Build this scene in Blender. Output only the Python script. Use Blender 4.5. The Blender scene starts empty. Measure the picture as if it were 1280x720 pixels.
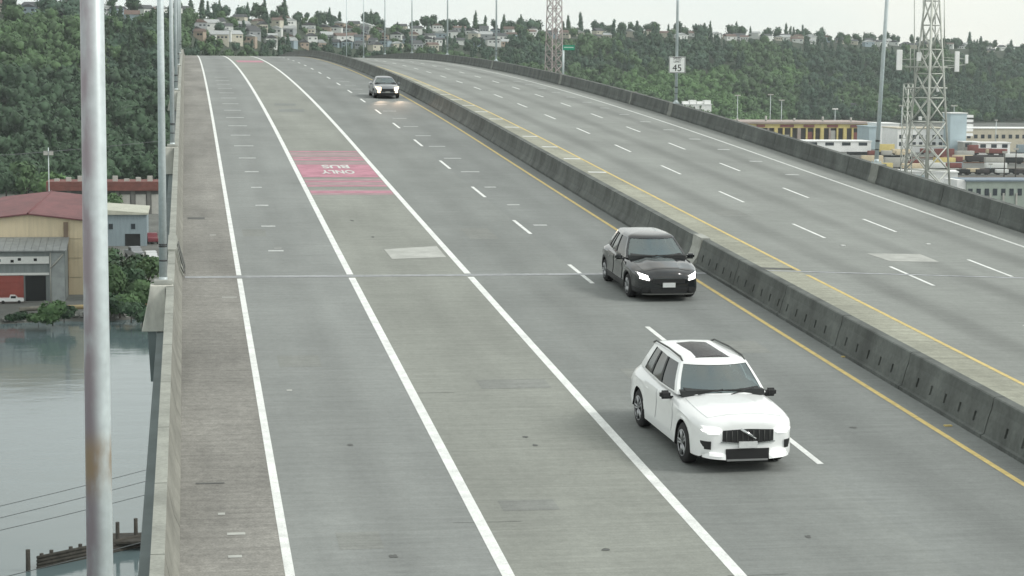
import bpy, bmesh, math, random
import numpy as np
from mathutils import Vector, Matrix
R = math.radians
SC = bpy.context.scene
COL = SC.collection
rng = random.Random(7)
nrg = np.random.default_rng(11)

# ------------------------------------------------------------------ camera, world, sun, exposure
CAM_H = 9.347
fw = Vector((0.15978187, 0.98107307, -0.10938637))
ri = Vector((0.9871116, -0.15979808, 0.00867521))
up = Vector((0.00896871, 0.10936269, 0.99396145))
cam_d = bpy.data.cameras.new('camera')
cam = bpy.data.objects.new('camera', cam_d)
COL.objects.link(cam)
cam_d.sensor_width = 36.0
cam_d.lens = 2500 / 1280 * 36
cam_d.clip_start = 0.5
cam_d.clip_end = 20000
m3 = Matrix((ri, up, -fw)).transposed()
cam.matrix_world = Matrix.Translation((0, 0, CAM_H)) @ m3.to_4x4()
SC.camera = cam

SUN_EL, SUN_AZ = R(40), R(112)          # azimuth measured from +Y towards +X
w = bpy.data.worlds.new('World')
SC.world = w
w.use_nodes = True
nt = w.node_tree
nt.nodes.clear()
wo = nt.nodes.new('ShaderNodeOutputWorld')
bg = nt.nodes.new('ShaderNodeBackground')
sky = nt.nodes.new('ShaderNodeTexSky')
sky.sky_type = 'NISHITA'
sky.sun_disc = False
sky.sun_elevation = SUN_EL
sky.sun_rotation = SUN_AZ
sky.air_density = 1.0
sky.dust_density = 2.0
sky.ozone_density = 1.0
# thin bright overcast: the blue of the clear sky veiled by cloud everywhere
tc = nt.nodes.new('ShaderNodeTexCoord')
mp = nt.nodes.new('ShaderNodeMapping'); mp.inputs['Scale'].default_value = (1, 1, 3)
nz = nt.nodes.new('ShaderNodeTexNoise'); nz.inputs['Scale'].default_value = 2.2; nz.inputs['Detail'].default_value = 5
cr = nt.nodes.new('ShaderNodeValToRGB')
cr.color_ramp.elements[0].position = .3; cr.color_ramp.elements[0].color = (6.9, 7.7, 7.7, 1)
cr.color_ramp.elements[1].position = .7; cr.color_ramp.elements[1].color = (9.2, 8.9, 7.9, 1)
mx = nt.nodes.new('ShaderNodeMix'); mx.data_type = 'RGBA'; mx.inputs['Factor'].default_value = .8
nt.links.new(tc.outputs['Generated'], mp.inputs['Vector'])
nt.links.new(mp.outputs['Vector'], nz.inputs['Vector'])
nt.links.new(nz.outputs['Fac'], cr.inputs['Fac'])
nt.links.new(sky.outputs['Color'], mx.inputs[6])
nt.links.new(cr.outputs['Color'], mx.inputs[7])
nt.links.new(mx.outputs[2], bg.inputs['Color'])
bg.inputs['Strength'].default_value = .12
nt.links.new(bg.outputs['Background'], wo.inputs['Surface'])
sun_d = bpy.data.lights.new('sun', 'SUN')
sun_d.energy = 1.8
sun_d.angle = R(16)
sun_d.color = (1.0, .98, .93)
sun = bpy.data.objects.new('sun', sun_d)
COL.objects.link(sun)
sd = Vector((math.sin(SUN_AZ) * math.cos(SUN_EL), math.cos(SUN_AZ) * math.cos(SUN_EL), math.sin(SUN_EL)))
sun.rotation_euler = sd.to_track_quat('Z', 'Y').to_euler()
SC.view_settings.view_transform = 'Standard'
SC.view_settings.look = 'None'
SC.view_settings.exposure = 0.24
SC.view_settings.gamma = 1.0

# ------------------------------------------------------------------ helpers
def pray(px, py):
    return fw + ri * ((px - 640) / 2500) + up * ((360 - py) / 2500)
def atz(px, py, z):                     # point of a level plane seen at a pixel of the photo
    d = pray(px, py); return Vector((0, 0, CAM_H)) + d * ((z - CAM_H) / d.z)
def aty(px, py, Y):
    d = pray(px, py); return Vector((0, 0, CAM_H)) + d * (Y / d.y)
def project(P):
    d = Vector(P) - Vector((0, 0, CAM_H)); q = d.dot(fw)
    return 640 + 2500 * d.dot(ri) / q, 360 - 2500 * d.dot(up) / q

def prof(s):
    t = max(s - 101.21, 0); q = max(s - 25, 0)
    return .048782 * s - .5 * .00035452 * t * t + .5 * 8.196e-5 * q * q
def slope(s):
    return (prof(s + .5) - prof(s - .5))
def zroad(x, s):
    if x > 16.4: return prof(s) + .0755 - .01617 * (x - 13)
    return prof(s)

def obj(name, me, mat=None, parent=None, smooth=False, **props):
    if isinstance(me, bmesh.types.BMesh):
        bm = me; me = bpy.data.meshes.new(name); bm.to_mesh(me); bm.free()
    if mat is not None and len(me.materials) == 0:
        for q in (mat if isinstance(mat, (list, tuple)) else [mat]): me.materials.append(q)
    if smooth:
        me.polygons.foreach_set('use_smooth', [True] * len(me.polygons))
        try: me.set_sharp_from_angle(angle=R(smooth if smooth is not True else 40))
        except Exception: pass
    o = bpy.data.objects.new(name, me)
    COL.objects.link(o)
    if parent is not None: o.parent = parent
    for k, v in props.items(): o[k] = v
    return o
def empty(name, loc=(0, 0, 0), rot=(0, 0, 0)):
    o = bpy.data.objects.new(name, None); COL.objects.link(o)
    o.location = loc; o.rotation_euler = rot; o.empty_display_size = .3
    return o
def tag(o, label=None, cat=None, group=None, kind=None):
    if label: o['label'] = label
    if cat: o['category'] = cat
    if group: o['group'] = group
    if kind: o['kind'] = kind
    return o
def copy_tree(o, parent=None):
    c = o.copy(); COL.objects.link(c); c.parent = parent
    for ch in o.children: copy_tree(ch, c)
    return c
def pydata(v, f, mats=None, mi=None):
    me = bpy.data.meshes.new('m'); me.from_pydata([tuple(a) for a in v], [], f)
    if mi is not None: me.polygons.foreach_set('material_index', mi)
    me.update(); return me
def box(bm, a, b, mat=0):
    x0, y0, z0 = a; x1, y1, z1 = b
    v = [bm.verts.new(p) for p in ((x0,y0,z0),(x1,y0,z0),(x1,y1,z0),(x0,y1,z0),(x0,y0,z1),(x1,y0,z1),(x1,y1,z1),(x0,y1,z1))]
    fs = []
    for q in ((3,2,1,0),(4,5,6,7),(0,1,5,4),(1,2,6,5),(2,3,7,6),(3,0,4,7)):
        f = bm.faces.new([v[i] for i in q]); f.material_index = mat; fs.append(f)
    return v
def tube(bm, a, b, r0, r1=None, n=10, cap=True, mat=0):
    a, b = Vector(a), Vector(b); r1 = r0 if r1 is None else r1
    d = (b - a).normalized(); u = d.orthogonal().normalized(); v = d.cross(u)
    A = []; B = []
    for i in range(n):
        t = 2 * math.pi * i / n; e = u * math.cos(t) + v * math.sin(t)
        A.append(bm.verts.new(a + e * r0)); B.append(bm.verts.new(b + e * r1))
    for i in range(n):
        f = bm.faces.new((A[i], A[(i+1) % n], B[(i+1) % n], B[i])); f.material_index = mat; f.smooth = True
    if cap:
        f = bm.faces.new(A[::-1]); f.material_index = mat
        f = bm.faces.new(B); f.material_index = mat
def prism(bm, pts, axis, d0, d1, mat=0):   # polygon extruded along an axis (0 x, 1 y, 2 z)
    def P(p, d):
        if axis == 0: return (d, p[0], p[1])
        if axis == 1: return (p[0], d, p[1])
        return (p[0], p[1], d)
    A = [bm.verts.new(P(p, d0)) for p in pts]; B = [bm.verts.new(P(p, d1)) for p in pts]; n = len(pts)
    fs = [bm.faces.new(A[::-1]), bm.faces.new(B)] + [bm.faces.new((A[i], A[(i+1) % n], B[(i+1) % n], B[i])) for i in range(n)]
    for f in fs: f.material_index = mat
def fixn(bm): bmesh.ops.recalc_face_normals(bm, faces=bm.faces); return bm
def boxo(name, a, b, mat, parent=None, bevel=0, **p):
    bm = bmesh.new(); box(bm, a, b)
    if bevel: bmesh.ops.bevel(bm, geom=list(bm.edges), offset=bevel, segments=2, affect='EDGES', profile=.6)
    return obj(name, bm, mat, parent, smooth=bool(bevel) and 50, **p)

# ------------------------------------------------------------------ materials
MATS = {}
def mat(name, col, rough=.7, metal=0.0, var=.0, scale=3.0, bump=0.0, emit=None, estr=0.0, col2=None, stretch=(1, 1, 1), spec=.5, coat=0.0, var2=0, scale2=40):
    if name in MATS: return MATS[name]
    m = bpy.data.materials.new(name); m.use_nodes = True; MATS[name] = m
    t = m.node_tree; b = t.nodes['Principled BSDF']
    b.inputs['Base Color'].default_value = (*col, 1); b.inputs['Roughness'].default_value = rough
    b.inputs['Metallic'].default_value = metal; b.inputs['Specular IOR Level'].default_value = spec
    b.inputs['Coat Weight'].default_value = coat; b.inputs['Coat Roughness'].default_value = .04
    if emit: b.inputs['Emission Color'].default_value = (*emit, 1); b.inputs['Emission Strength'].default_value = estr
    if var or bump or col2:
        g = t.nodes.new('ShaderNodeNewGeometry'); mpn = t.nodes.new('ShaderNodeMapping'); mpn.inputs['Scale'].default_value = stretch
        n = t.nodes.new('ShaderNodeTexNoise'); n.inputs['Scale'].default_value = scale; n.inputs['Detail'].default_value = 6; n.inputs['Roughness'].default_value = .62
        t.links.new(g.outputs['Position'], mpn.inputs['Vector']); t.links.new(mpn.outputs['Vector'], n.inputs['Vector'])
        r = t.nodes.new('ShaderNodeValToRGB')
        c0 = tuple(c * (1 - var) for c in col); c1 = col2 or tuple(min(1, c * (1 + var)) for c in col)
        r.color_ramp.elements[0].position = .34; r.color_ramp.elements[0].color = (*c0, 1)
        r.color_ramp.elements[1].position = .68; r.color_ramp.elements[1].color = (*c1, 1)
        t.links.new(n.outputs['Fac'], r.inputs['Fac'])
        out = r.outputs['Color']
        if var2:
            n2 = t.nodes.new('ShaderNodeTexNoise'); n2.inputs['Scale'].default_value = scale2; n2.inputs['Detail'].default_value = 3
            t.links.new(g.outputs['Position'], n2.inputs['Vector'])
            mr = t.nodes.new('ShaderNodeMapRange'); mr.inputs[1].default_value = .3; mr.inputs[2].default_value = .7
            mr.inputs[3].default_value = 1 - var2; mr.inputs[4].default_value = 1 + var2
            t.links.new(n2.outputs['Fac'], mr.inputs[0])
            hs = t.nodes.new('ShaderNodeVectorMath'); hs.operation = 'SCALE'
            t.links.new(out, hs.inputs[0]); t.links.new(mr.outputs[0], hs.inputs['Scale']); out = hs.outputs[0]
        t.links.new(out, b.inputs['Base Color'])
        if bump:
            bp = t.nodes.new('ShaderNodeBump'); bp.inputs['Strength'].default_value = bump; bp.inputs['Distance'].default_value = .05
            t.links.new(n.outputs['Fac'], bp.inputs['Height']); t.links.new(bp.outputs['Normal'], b.inputs['Normal'])
    return m

def pavement(name, col, blot=.12, fine=.1, band=.06, track=None, tw=.1):
    """concrete / asphalt wearing course: broad blotches, transverse tining bands, fine grain, polished wheel paths"""
    m = bpy.data.materials.new(name); m.use_nodes = True; MATS[name] = m
    t = m.node_tree; b = t.nodes['Principled BSDF']; L = t.links.new
    b.inputs['Roughness'].default_value = .78; b.inputs['Specular IOR Level'].default_value = .35
    g = t.nodes.new('ShaderNodeNewGeometry')
    def noise(scale, stretch, lo, hi, detail=4):
        mpn = t.nodes.new('ShaderNodeMapping'); mpn.inputs['Scale'].default_value = stretch
        n = t.nodes.new('ShaderNodeTexNoise'); n.inputs['Scale'].default_value = scale; n.inputs['Detail'].default_value = detail
        L(g.outputs['Position'], mpn.inputs['Vector']); L(mpn.outputs['Vector'], n.inputs['Vector'])
        r = t.nodes.new('ShaderNodeMapRange'); r.inputs[1].default_value = .3; r.inputs[2].default_value = .7
        r.inputs[3].default_value = lo; r.inputs[4].default_value = hi
        L(n.outputs['Fac'], r.inputs[0]); return r.outputs[0], n.outputs['Fac']
    a, _ = noise(.35, (1, .45, 1), 1 - blot, 1 + blot)
    c, _ = noise(1.6, (.35, 3.2, 1), 1 - band, 1 + band, 5)
    e, eh = noise(26, (1, 1, 1), 1 - fine, 1 + fine, 3)
    h, _ = noise(1.3, (1, .06, 1), 1 - band, 1 + band, 3)
    def mul(p, q):
        n = t.nodes.new('ShaderNodeMath'); n.operation = 'MULTIPLY'; L(p, n.inputs[0]); L(q, n.inputs[1]); return n.outputs[0]
    k_, _ = noise(3.4, (.22, 3.6, 1), 1 - band * 1.6, 1 + band * 1.2, 6)
    d_, _ = noise(7.0, (1, .8, 1), 1 - fine * .8, 1 + fine * .6, 5)
    v = mul(mul(mul(a, c), mul(e, h)), mul(k_, d_))
    if track is not None:                 # worn dark oil line between the wheel paths
        sx = t.nodes.new('ShaderNodeSeparateXYZ'); L(g.outputs['Position'], sx.inputs[0])
        for x0 in track:
            d = t.nodes.new('ShaderNodeMath'); d.operation = 'SUBTRACT'; L(sx.outputs['X'], d.inputs[0]); d.inputs[1].default_value = x0
            ab = t.nodes.new('ShaderNodeMath'); ab.operation = 'ABSOLUTE'; L(d.outputs[0], ab.inputs[0])
            r = t.nodes.new('ShaderNodeMapRange'); r.interpolation_type = 'SMOOTHSTEP'; r.inputs[1].default_value = .1; r.inputs[2].default_value = .75
            r.inputs[3].default_value = 1 - tw; r.inputs[4].default_value = 1
            L(ab.outputs[0], r.inputs[0]); v = mul(v, r.outputs[0])
    sc = t.nodes.new('ShaderNodeVectorMath'); sc.operation = 'SCALE'; sc.inputs[0].default_value = (col[0] * .9, col[1] * .9, col[2] * .868); L(v, sc.inputs['Scale'])
    L(sc.outputs[0], b.inputs['Base Color'])
    bp = t.nodes.new('ShaderNodeBump'); bp.inputs['Strength'].default_value = .25; bp.inputs['Distance'].default_value = .01
    L(eh, bp.inputs['Height']); L(bp.outputs['Normal'], b.inputs['Normal'])
    return m

M_SHOULDER = pavement('shoulder_concrete', (.245, .24, .228), .22, .2, .09)
M_LANE1 = pavement('lane_concrete_blue', (.235, .25, .25), .1, .08, .05, (3.2,), .08)
M_LANE2 = pavement('lane_concrete_green', (.25, .262, .245), .1, .09, .06)
M_LANE3 = pavement('lane_concrete_grey', (.215, .23, .228), .12, .08, .05, (10.3,), .08)
M_LANE4 = pavement('lane_concrete_dark', (.205, .22, .22), .12, .08, .05, (13.7,), .08)
M_RIGHT = pavement('lane_concrete_right', (.25, .265, .258), .12, .08, .05, (20.9, 24.3, 27.7), .2)
M_BEIGE = pavement('median_shoulder_concrete', (.32, .325, .275), .16, .14, .1)
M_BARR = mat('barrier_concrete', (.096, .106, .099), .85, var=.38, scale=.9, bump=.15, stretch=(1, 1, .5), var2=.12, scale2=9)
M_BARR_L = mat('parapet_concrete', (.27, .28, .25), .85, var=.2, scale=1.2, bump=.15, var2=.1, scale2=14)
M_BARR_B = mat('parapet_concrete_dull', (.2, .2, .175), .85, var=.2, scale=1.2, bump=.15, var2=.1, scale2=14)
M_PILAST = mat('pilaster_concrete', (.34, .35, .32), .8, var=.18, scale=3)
M_FASCIA = mat('fascia_concrete', (.15, .18, .18), .85, var=.15, scale=.8)
M_WHITE = mat('road_paint_white', (.68, .7, .68), .6, var=.14, scale=2.5, var2=.14, scale2=34)
M_WHITE2 = mat('road_paint_worn', (.55, .57, .55), .7, var=.25, scale=9)
M_YELLOW = mat('road_paint_yellow', (.55, .43, .16), .65, var=.18, scale=5)
M_RED = mat('road_paint_red', (.4, .185, .235), .75, var=.2, scale=1.6)
M_RED2 = mat('road_paint_red_worn', (.31, .225, .235), .8, var=.15, scale=2)
M_PATCH = mat('concrete_patch', (.38, .39, .365), .85, var=.15, scale=2)
M_BARMARK = mat('bar_mark', (.44, .46, .45), .7, var=.2, scale=5)
M_JOINT = mat('joint_steel', (.42, .44, .46), .5, var=.25, scale=4)
M_STAIN = mat('road_stain', (.09, .095, .09), .8)
M_GALV = mat('galvanized_steel', (.5, .56, .57), .45, .15, var=.18, scale=1.6, stretch=(1, 1, .35), var2=.08, scale2=12)
def stained_shaded_pole():
    m = M_GALV.copy(); m.name = 'stained_shaded_pole_steel'; t = m.node_tree; b = t.nodes['Principled BSDF']; src = b.inputs['Base Color'].links[0].from_socket
    g = t.nodes.new('ShaderNodeNewGeometry'); sx = t.nodes.new('ShaderNodeSeparateXYZ'); t.links.new(g.outputs['Position'], sx.inputs[0])
    def mr(sock, a, b_, lo, hi):
        r = t.nodes.new('ShaderNodeMapRange'); r.interpolation_type = 'SMOOTHSTEP'; r.inputs[1].default_value = a; r.inputs[2].default_value = b_; r.inputs[3].default_value = lo; r.inputs[4].default_value = hi; t.links.new(sock, r.inputs[0]); return r.outputs[0]
    def op(o, p, q):
        n = t.nodes.new('ShaderNodeMath'); n.operation = o; t.links.new(p, n.inputs[0])
        if isinstance(q, float): n.inputs[1].default_value = q
        else: t.links.new(q, n.inputs[1])
        return n.outputs[0]
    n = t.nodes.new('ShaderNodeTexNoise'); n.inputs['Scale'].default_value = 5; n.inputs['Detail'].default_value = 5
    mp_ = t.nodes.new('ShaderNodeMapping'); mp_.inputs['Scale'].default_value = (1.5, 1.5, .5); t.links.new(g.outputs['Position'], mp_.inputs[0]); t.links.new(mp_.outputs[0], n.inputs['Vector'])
    side = op('MULTIPLY', mr(sx.outputs['X'], -.715, -.6, 1.0, .0), mr(n.outputs['Fac'], .3, .6, .5, 1.0))  # left side: shade painted into the colour together with mauve stain
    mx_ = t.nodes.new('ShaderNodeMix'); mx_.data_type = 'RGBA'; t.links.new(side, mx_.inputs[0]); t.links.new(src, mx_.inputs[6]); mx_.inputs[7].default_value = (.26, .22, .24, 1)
    band = op('MULTIPLY', op('MULTIPLY', mr(sx.outputs['Z'], 6.12, 6.42, 0., 1.), mr(sx.outputs['Z'], 6.5, 6.75, 1., 0.)), mr(n.outputs['Fac'], .34, .62, .2, .95))
    mx2 = t.nodes.new('ShaderNodeMix'); mx2.data_type = 'RGBA'; t.links.new(band, mx2.inputs[0]); t.links.new(mx_.outputs[2], mx2.inputs[6]); mx2.inputs[7].default_value = (.3, .22, .14, 1)
    t.links.new(mx2.outputs[2], b.inputs['Base Color']); return m
M_POLE1 = stained_shaded_pole()
M_RUST = mat('rusty_steel', (.22, .12, .08), .8, var=.3, scale=6)
M_BLACK = mat('black_plastic', (.012, .013, .014), .5)
M_TYRE = mat('tyre_rubber', (.018, .018, .019), .85)
M_RIM = mat('alloy_rim', (.38, .39, .4), .35, .8)

# ------------------------------------------------------------------ bridge deck
def frange(a, b, d):
    out = []; x = a
    while x < b - 1e-6: out.append(x); x += d
    out.append(b); return out
STA = frange(-12, 60, 4) [:-1]+ frange(60, 460, 4)
def strip(name, xs, lift, mats, parent=None, s0=-12, s1=460, step=4, **p):
    ss = frange(s0, s1, step); v = []; f = []; mi = []
    for s in ss:
        for x in xs: v.append((x, s, zroad(x, s) + lift))
    n = len(xs)
    for i in range(len(ss) - 1):
        for j in range(n - 1):
            f.append((i*n+j, i*n+j+1, (i+1)*n+j+1, (i+1)*n+j)); mi.append(j if isinstance(mats, list) else 0)
    return obj(name, pydata(v, f, None, mi), mats, parent, **p)
road = strip('road', [-.2, 1.5, 4.9, 8.55, 12.0, 16.1], 0, [M_SHOULDER, M_LANE1, M_LANE2, M_LANE3, M_LANE4])
tag(road, kind='structure')
roadr = strip('road', [16.6, 19.2, 22.65, 26.0, 31.1], 0, [M_BEIGE, M_RIGHT, M_RIGHT, M_RIGHT])
tag(roadr, kind='structure')

# deck slab and box girder below
v = []; f = []; PR = [(-.84, -.42), (-.84, -.75), (1.5, -1.0), (5.5, -1.3), (7.5, -5), (24, -5), (26, -1.1), (29.5, -.85), (32.2, -.5), (32.2, -.12), (31.3, -.14), (31.3, -.5), (16.9, -.25), (16.9, -.02), (16.1, -.02), (16.1, -.2), (-.12, -.2), (-.12, -.03), (-.56, -.03), (-.6, -.40)]
for s in STA:
    for x, z in PR: v.append((x, s, prof(s) + z))
n = len(PR)
for i in range(len(STA) - 1):
    for j in range(n): f.append((i*n+j, (i+1)*n+j, (i+1)*n+(j+1) % n, i*n+(j+1) % n))
deck = obj('bridge_deck', pydata(v, f), M_FASCIA); tag(deck, kind='structure')

# painted lines
def line(x, wd, m, name, s0=-12, s1=460, parent=road, lift=.004):
    return strip(name, [x - wd / 2, x + wd / 2], lift, m, parent, s0, s1, 4)
for x, wd, nm in ((1.52, .15, 'edge_line'), (4.89, .2, 'lane_line'), (8.52, .2, 'lane_line')):
    line(x, wd, M_WHITE, nm, -12, 60.2); line(x, wd, M_WHITE, nm, 60.85, 460)
line(15.37, .13, M_YELLOW, 'edge_line', -12, 60.2); line(15.37, .13, M_YELLOW, 'edge_line', 60.85, 460)
line(19.2, .13, M_YELLOW, 'edge_line', -12, 60.2, roadr); line(19.2, .13, M_YELLOW, 'edge_line', 60.9, 460, roadr)
line(29.42, .15, M_WHITE2, 'edge_line', -12, 460, roadr)
for k in range(-2, 32):
    c = 60.65 + 11.08 * k
    line(12.03 - .0012 * max(0, c - 100) , .13, M_WHITE, 'lane_dash', c - 1.9, c + 1.9)
    c = 60.2 + 10.72 * k
    line(22.62, .12, M_WHITE, 'lane_dash', c - 1.95, c + 1.95, roadr)
    c = 62.05 + 10.72 * k
    line(26.0, .12, M_WHITE, 'lane_dash', c - 1.85, c + 1.85, roadr)

def sheet(name, pts, m, parent=road, lift=.006, **p):   # pts in (x, s)
    bm = bmesh.new(); vs = [bm.verts.new((x, s, zroad(x, s) + lift)) for x, s in pts]; bm.faces.new(vs)
    fixn(bm)
    for fc in bm.faces:
        if fc.normal.z < 0: fc.normal_flip()
    return obj(name, bm, m, parent, **p)
def rect(name, x0, x1, s0, s1, m, parent=road, lift=.006):
    return sheet(name, [(x0, s0), (x1, s0), (x1, s1), (x0, s1)], m, parent, lift)
# regularly spaced bright transverse bars (overlaid construction joints)
r2_ = random.Random(3)
for k in range(0, 18):
    s = 66.0 + 6.17 * k; wd = .5 + .55 * min(1, max(0, (s - 84) / 22))
    if 84 < s < 95: wd = .45 if k % 2 else .62
    rect('joint_mark', 2.86 - wd / 2, 2.86 + wd / 2, s - .16, s + .16, M_BARMARK)
    if k > 0: 
        wd = (.5 if s < 90 else .85)
        rect('joint_mark', 12.78 - wd / 2, 12.78 + wd / 2, s - .14, s + .14, M_BARMARK)
    if k > 3: rect('joint_mark', 18.3, 19.13, s - .16, s + .2, M_WHITE, roadr)
    if k > 3 and k % 1 == 0: rect('joint_mark', 27.85, 28.5, s + .2, s + .55, M_BARMARK, roadr)
for x, s, wd in ((.86, 69.9, .22), (1.15, 56.85, .42), (.53, 34.15, .12), (2.95, 66.6, .25), (2.2, 44.2, .12), (.7, 31.6, .22), (.75, 32.9, .3)):
    rect('road_chip', x - wd / 2, x + wd / 2, s - .07, s + .07, M_PATCH)
# joint across both roadways: two steel edges and a dark rubber gap
rect('expansion_joint', -.1, 16.0, 60.40, 60.52, M_JOINT, lift=.009); rect('joint_gap', -.1, 16.0, 60.525, 60.60, M_STAIN, lift=.007); rect('expansion_joint', -.1, 16.0, 60.605, 60.7, M_JOINT, lift=.009)
sheet('expansion_joint', [(16.7, 61.15), (31.0, 59.2), (31.0, 59.33), (16.7, 61.28)], M_JOINT, roadr, .009)
sheet('joint_gap', [(16.7, 61.285), (31.0, 59.335), (31.0, 59.41), (16.7, 61.36)], M_STAIN, roadr, .007)
sheet('joint_plate', [(17.0, 61.5), (19.1, 61.2), (19.1, 61.55), (17.0, 61.9)], M_STAIN, roadr, .006)
sheet('joint_plate', [(29.6, 63.6), (30.9, 63.4), (30.9, 63.7), (29.6, 63.9)], M_STAIN, roadr, .006)
sheet('concrete_patch', [(6.5, 64.0), (8.3, 64.3), (8.3, 66.9), (6.45, 66.2)], M_PATCH)
sheet('concrete_patch', [(23.05, 63.3), (24.75, 63.3), (24.75, 65.1), (22.85, 65.1)], M_PATCH, roadr)
sheet('worn_patch', [(5.7, 126.5), (7.3, 126.5), (7.4, 129), (5.8, 129)], M_LANE3)
sheet('worn_patch', [(5.7, 132.5), (7.1, 132.5), (7.2, 134.5), (5.8, 134.5)], M_LANE3)
M_REP = pavement('repair_patch', (.222, .233, .226), .1, .1, .08)
for x, s, a, b in ((2.75, 32.3, .36, .5), (2.6, 47.5, .5, .7), (7.3, 44.5, .8, .5), (5.9, 34.2, .5, .35), (10.6, 44.8, .5, 1.2), (13.9, 48.5, .45, .8), (24.2, 52.4, .7, .9), (21.0, 76, .6, 1.1), (2.3, 70.5, .4, .9), (10.2, 70, .5, 1.4)):
    rect('repair_patch', x - a, x + a, s - b, s + b, M_REP, road if x < 16 else roadr, .0025)
for k in range(12):
    x = r2_.uniform(.2, 15); s = r2_.uniform(29, 95); n_ = 7; pts = []; tr_ = True
    for i in range(n_): pts.append((x + (i * r2_.uniform(.14, .22) if tr_ else r2_.uniform(-.05, .05)), s + (r2_.uniform(-.018, .018) if tr_ else i * .35)))
    bm = bmesh.new(); w_ = .008
    A_ = [bm.verts.new((p[0] - (0 if tr_ else w_), p[1] - (w_ if tr_ else 0), zroad(*p) + .003)) for p in pts]; B_ = [bm.verts.new((p[0] + (0 if tr_ else w_), p[1] + (w_ if tr_ else 0), zroad(*p) + .003)) for p in pts]
    for i in range(n_ - 1): bm.faces.new((A_[i], A_[i+1], B_[i+1], B_[i]))
    fixn(bm)
    for fc in bm.faces:
        if fc.normal.z < 0: fc.normal_flip()
    obj('crack', bm, M_STAIN, road)
# dark spots, drains, debris
for x, s, a, b in ((3.12, 38.95, .1, .16), (6.71, 39.3, .1, .13), (6.78, 38.6, .1, .12), (3.22, 31.35, .11, .16), (6.71, 31.35, .14, .16), (10.25, 31.75, .1, .15), (5.99, 73.65, .13, .35), (6.35, 69.2, .1, .3), (13.7, 39.55, .12, .12)):
    bm = bmesh.new()
    for i in range(11):
        t = i / 11 * 2 * math.pi; q = r2_.uniform(.35, .8); xx, ss = x + a * q * math.cos(t), s + b * q * math.sin(t)
        bm.verts.new((xx, ss, zroad(xx, ss) + .006))
    bm.verts.ensure_lookup_table(); bm.faces.new(bm.verts[:]); obj('tar_spot', bm, M_STAIN, road)
rect('drain_grate', 0.0, .62, 74.2, 74.75, M_STAIN); rect('drain_grate', .1, .62, 36.2, 36.28, M_STAIN)
for x, s in ((16.0, 47.0), (15.75, 39.5), (22.64, 67), (26.0, 67.6)):
    if x < 16.1: bm = bmesh.new(); box(bm, (x - .08, s - .05, zroad(x, s)), (x + .08, s + .05, zroad(x, s) + .025)); obj('road_marker', bm, M_YELLOW, road)
    else: bm = bmesh.new(); box(bm, (x - .07, s - .07, zroad(x, s)), (x + .07, s + .07, zroad(x, s) + .025)); obj('road_marker', bm, M_WHITE, roadr)
# red bus lane marking with its lettering, read by the oncoming drivers
def redpatch(s0, parent=road):
    rect('red_lane_patch', 5.02, 8.4, s0, s0 + 5.5, M_RED, lift=.004)
    for d, l in ((-1.9, .55), (-3.6, .5), (-6.0, .75), (7.3, .7), (8.6, .5), (11.5, .5)): rect('red_lane_stripe', 5.02, 8.4, s0 + d, s0 + d + l, M_RED, lift=.004)
    for d, l in ((-6.6, 1.8), (-3.0, 1.1), (-1.2, .6), (5.8, 1.0), (8.0, .5), (9.6, 1.6)): rect('red_lane_stripe', 5.02, 8.4, s0 + d, s0 + d + l, M_RED2, lift=.002)
redpatch(88.4); rect('red_lane_patch', 5.4, 8.2, 216, 225, M_RED, lift=.004)
def text_mesh(txt, size, extrude=0, align='CENTER', bold=0.0):
    c = bpy.data.curves.new('t', 'FONT'); c.body = txt; c.offset = bold; c.size = size; c.extrude = extrude; c.align_x = align; c.align_y = 'CENTER'
    o = bpy.data.objects.new('t', c); COL.objects.link(o)
    dg = bpy.context.evaluated_depsgraph_get(); me = bpy.data.meshes.new_from_object(o.evaluated_get(dg))
    bpy.data.objects.remove(o); bpy.data.curves.remove(c); return me
def road_text(txt, x, s, wx, ws, m):
    me = text_mesh(txt, 1, bold=.03)
    xs = [q.co.x for q in me.vertices]; ys = [q.co.y for q in me.vertices]
    kx = wx / (max(xs) - min(xs)); ky = ws / (max(ys) - min(ys)); cx = (max(xs) + min(xs)) / 2; cy = (max(ys) + min(ys)) / 2
    for q in me.vertices:
        X = x - (q.co.x - cx) * kx; S = s - (q.co.y - cy) * ky; q.co = (X, S, zroad(X, S) + .012)
    return obj('road_lettering', me, m, road)
road_text('BUS', 6.78, 92.85, 1.25, 1.5, M_WHITE2)
road_text('ONLY', 6.72, 90.55, 1.5, 1.5, M_WHITE2)

# ------------------------------------------------------------------ barriers
def barrier(name, profile, s0, s1, seg, m, label, slots=None, x_ref=16, joint=.045):
    root = empty(name, (0, 0, 0)); tag(root, label, 'barrier')
    a = s0
    while a < s1 - .5:
        b = min(a + seg, s1)
        stn = [a + joint / 2]; notch = {}
        if slots and a < slots[1]:
            ds = slots[0]
            k = math.ceil((a + .3) / ds)
            while k * ds < b - .3:
                c = k * ds
                stn += [c - .05, c - .0499, c + .0499, c + .05]; notch[len(stn) - 3] = 1; notch[len(stn) - 2] = 1; k += 1
        stn.append(b - joint / 2)
        vv = []; ff = []; n = len(profile)
        for i, s in enumerate(stn):
            for j, (x, z) in enumerate(profile):
                dx = .16 if (i in notch and slots and j in slots[2]) else 0
                vv.append((x + dx, s, zroad(x_ref, s) + z))
        for i in range(len(stn) - 1):
            for j in range(n): ff.append((i*n+j, i*n+(j+1) % n, (i+1)*n+(j+1) % n, (i+1)*n+j))
        ff.append(tuple(range(n))[::-1]); ff.append(tuple((len(stn)-1)*n + j for j in range(n)))
        bm = bmesh.new(); me = pydata(vv, ff); bm.from_mesh(me); bpy.data.meshes.remove(me); fixn(bm)
        obj('barrier_segment', bm, m, root)
        a = b
    return root
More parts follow.
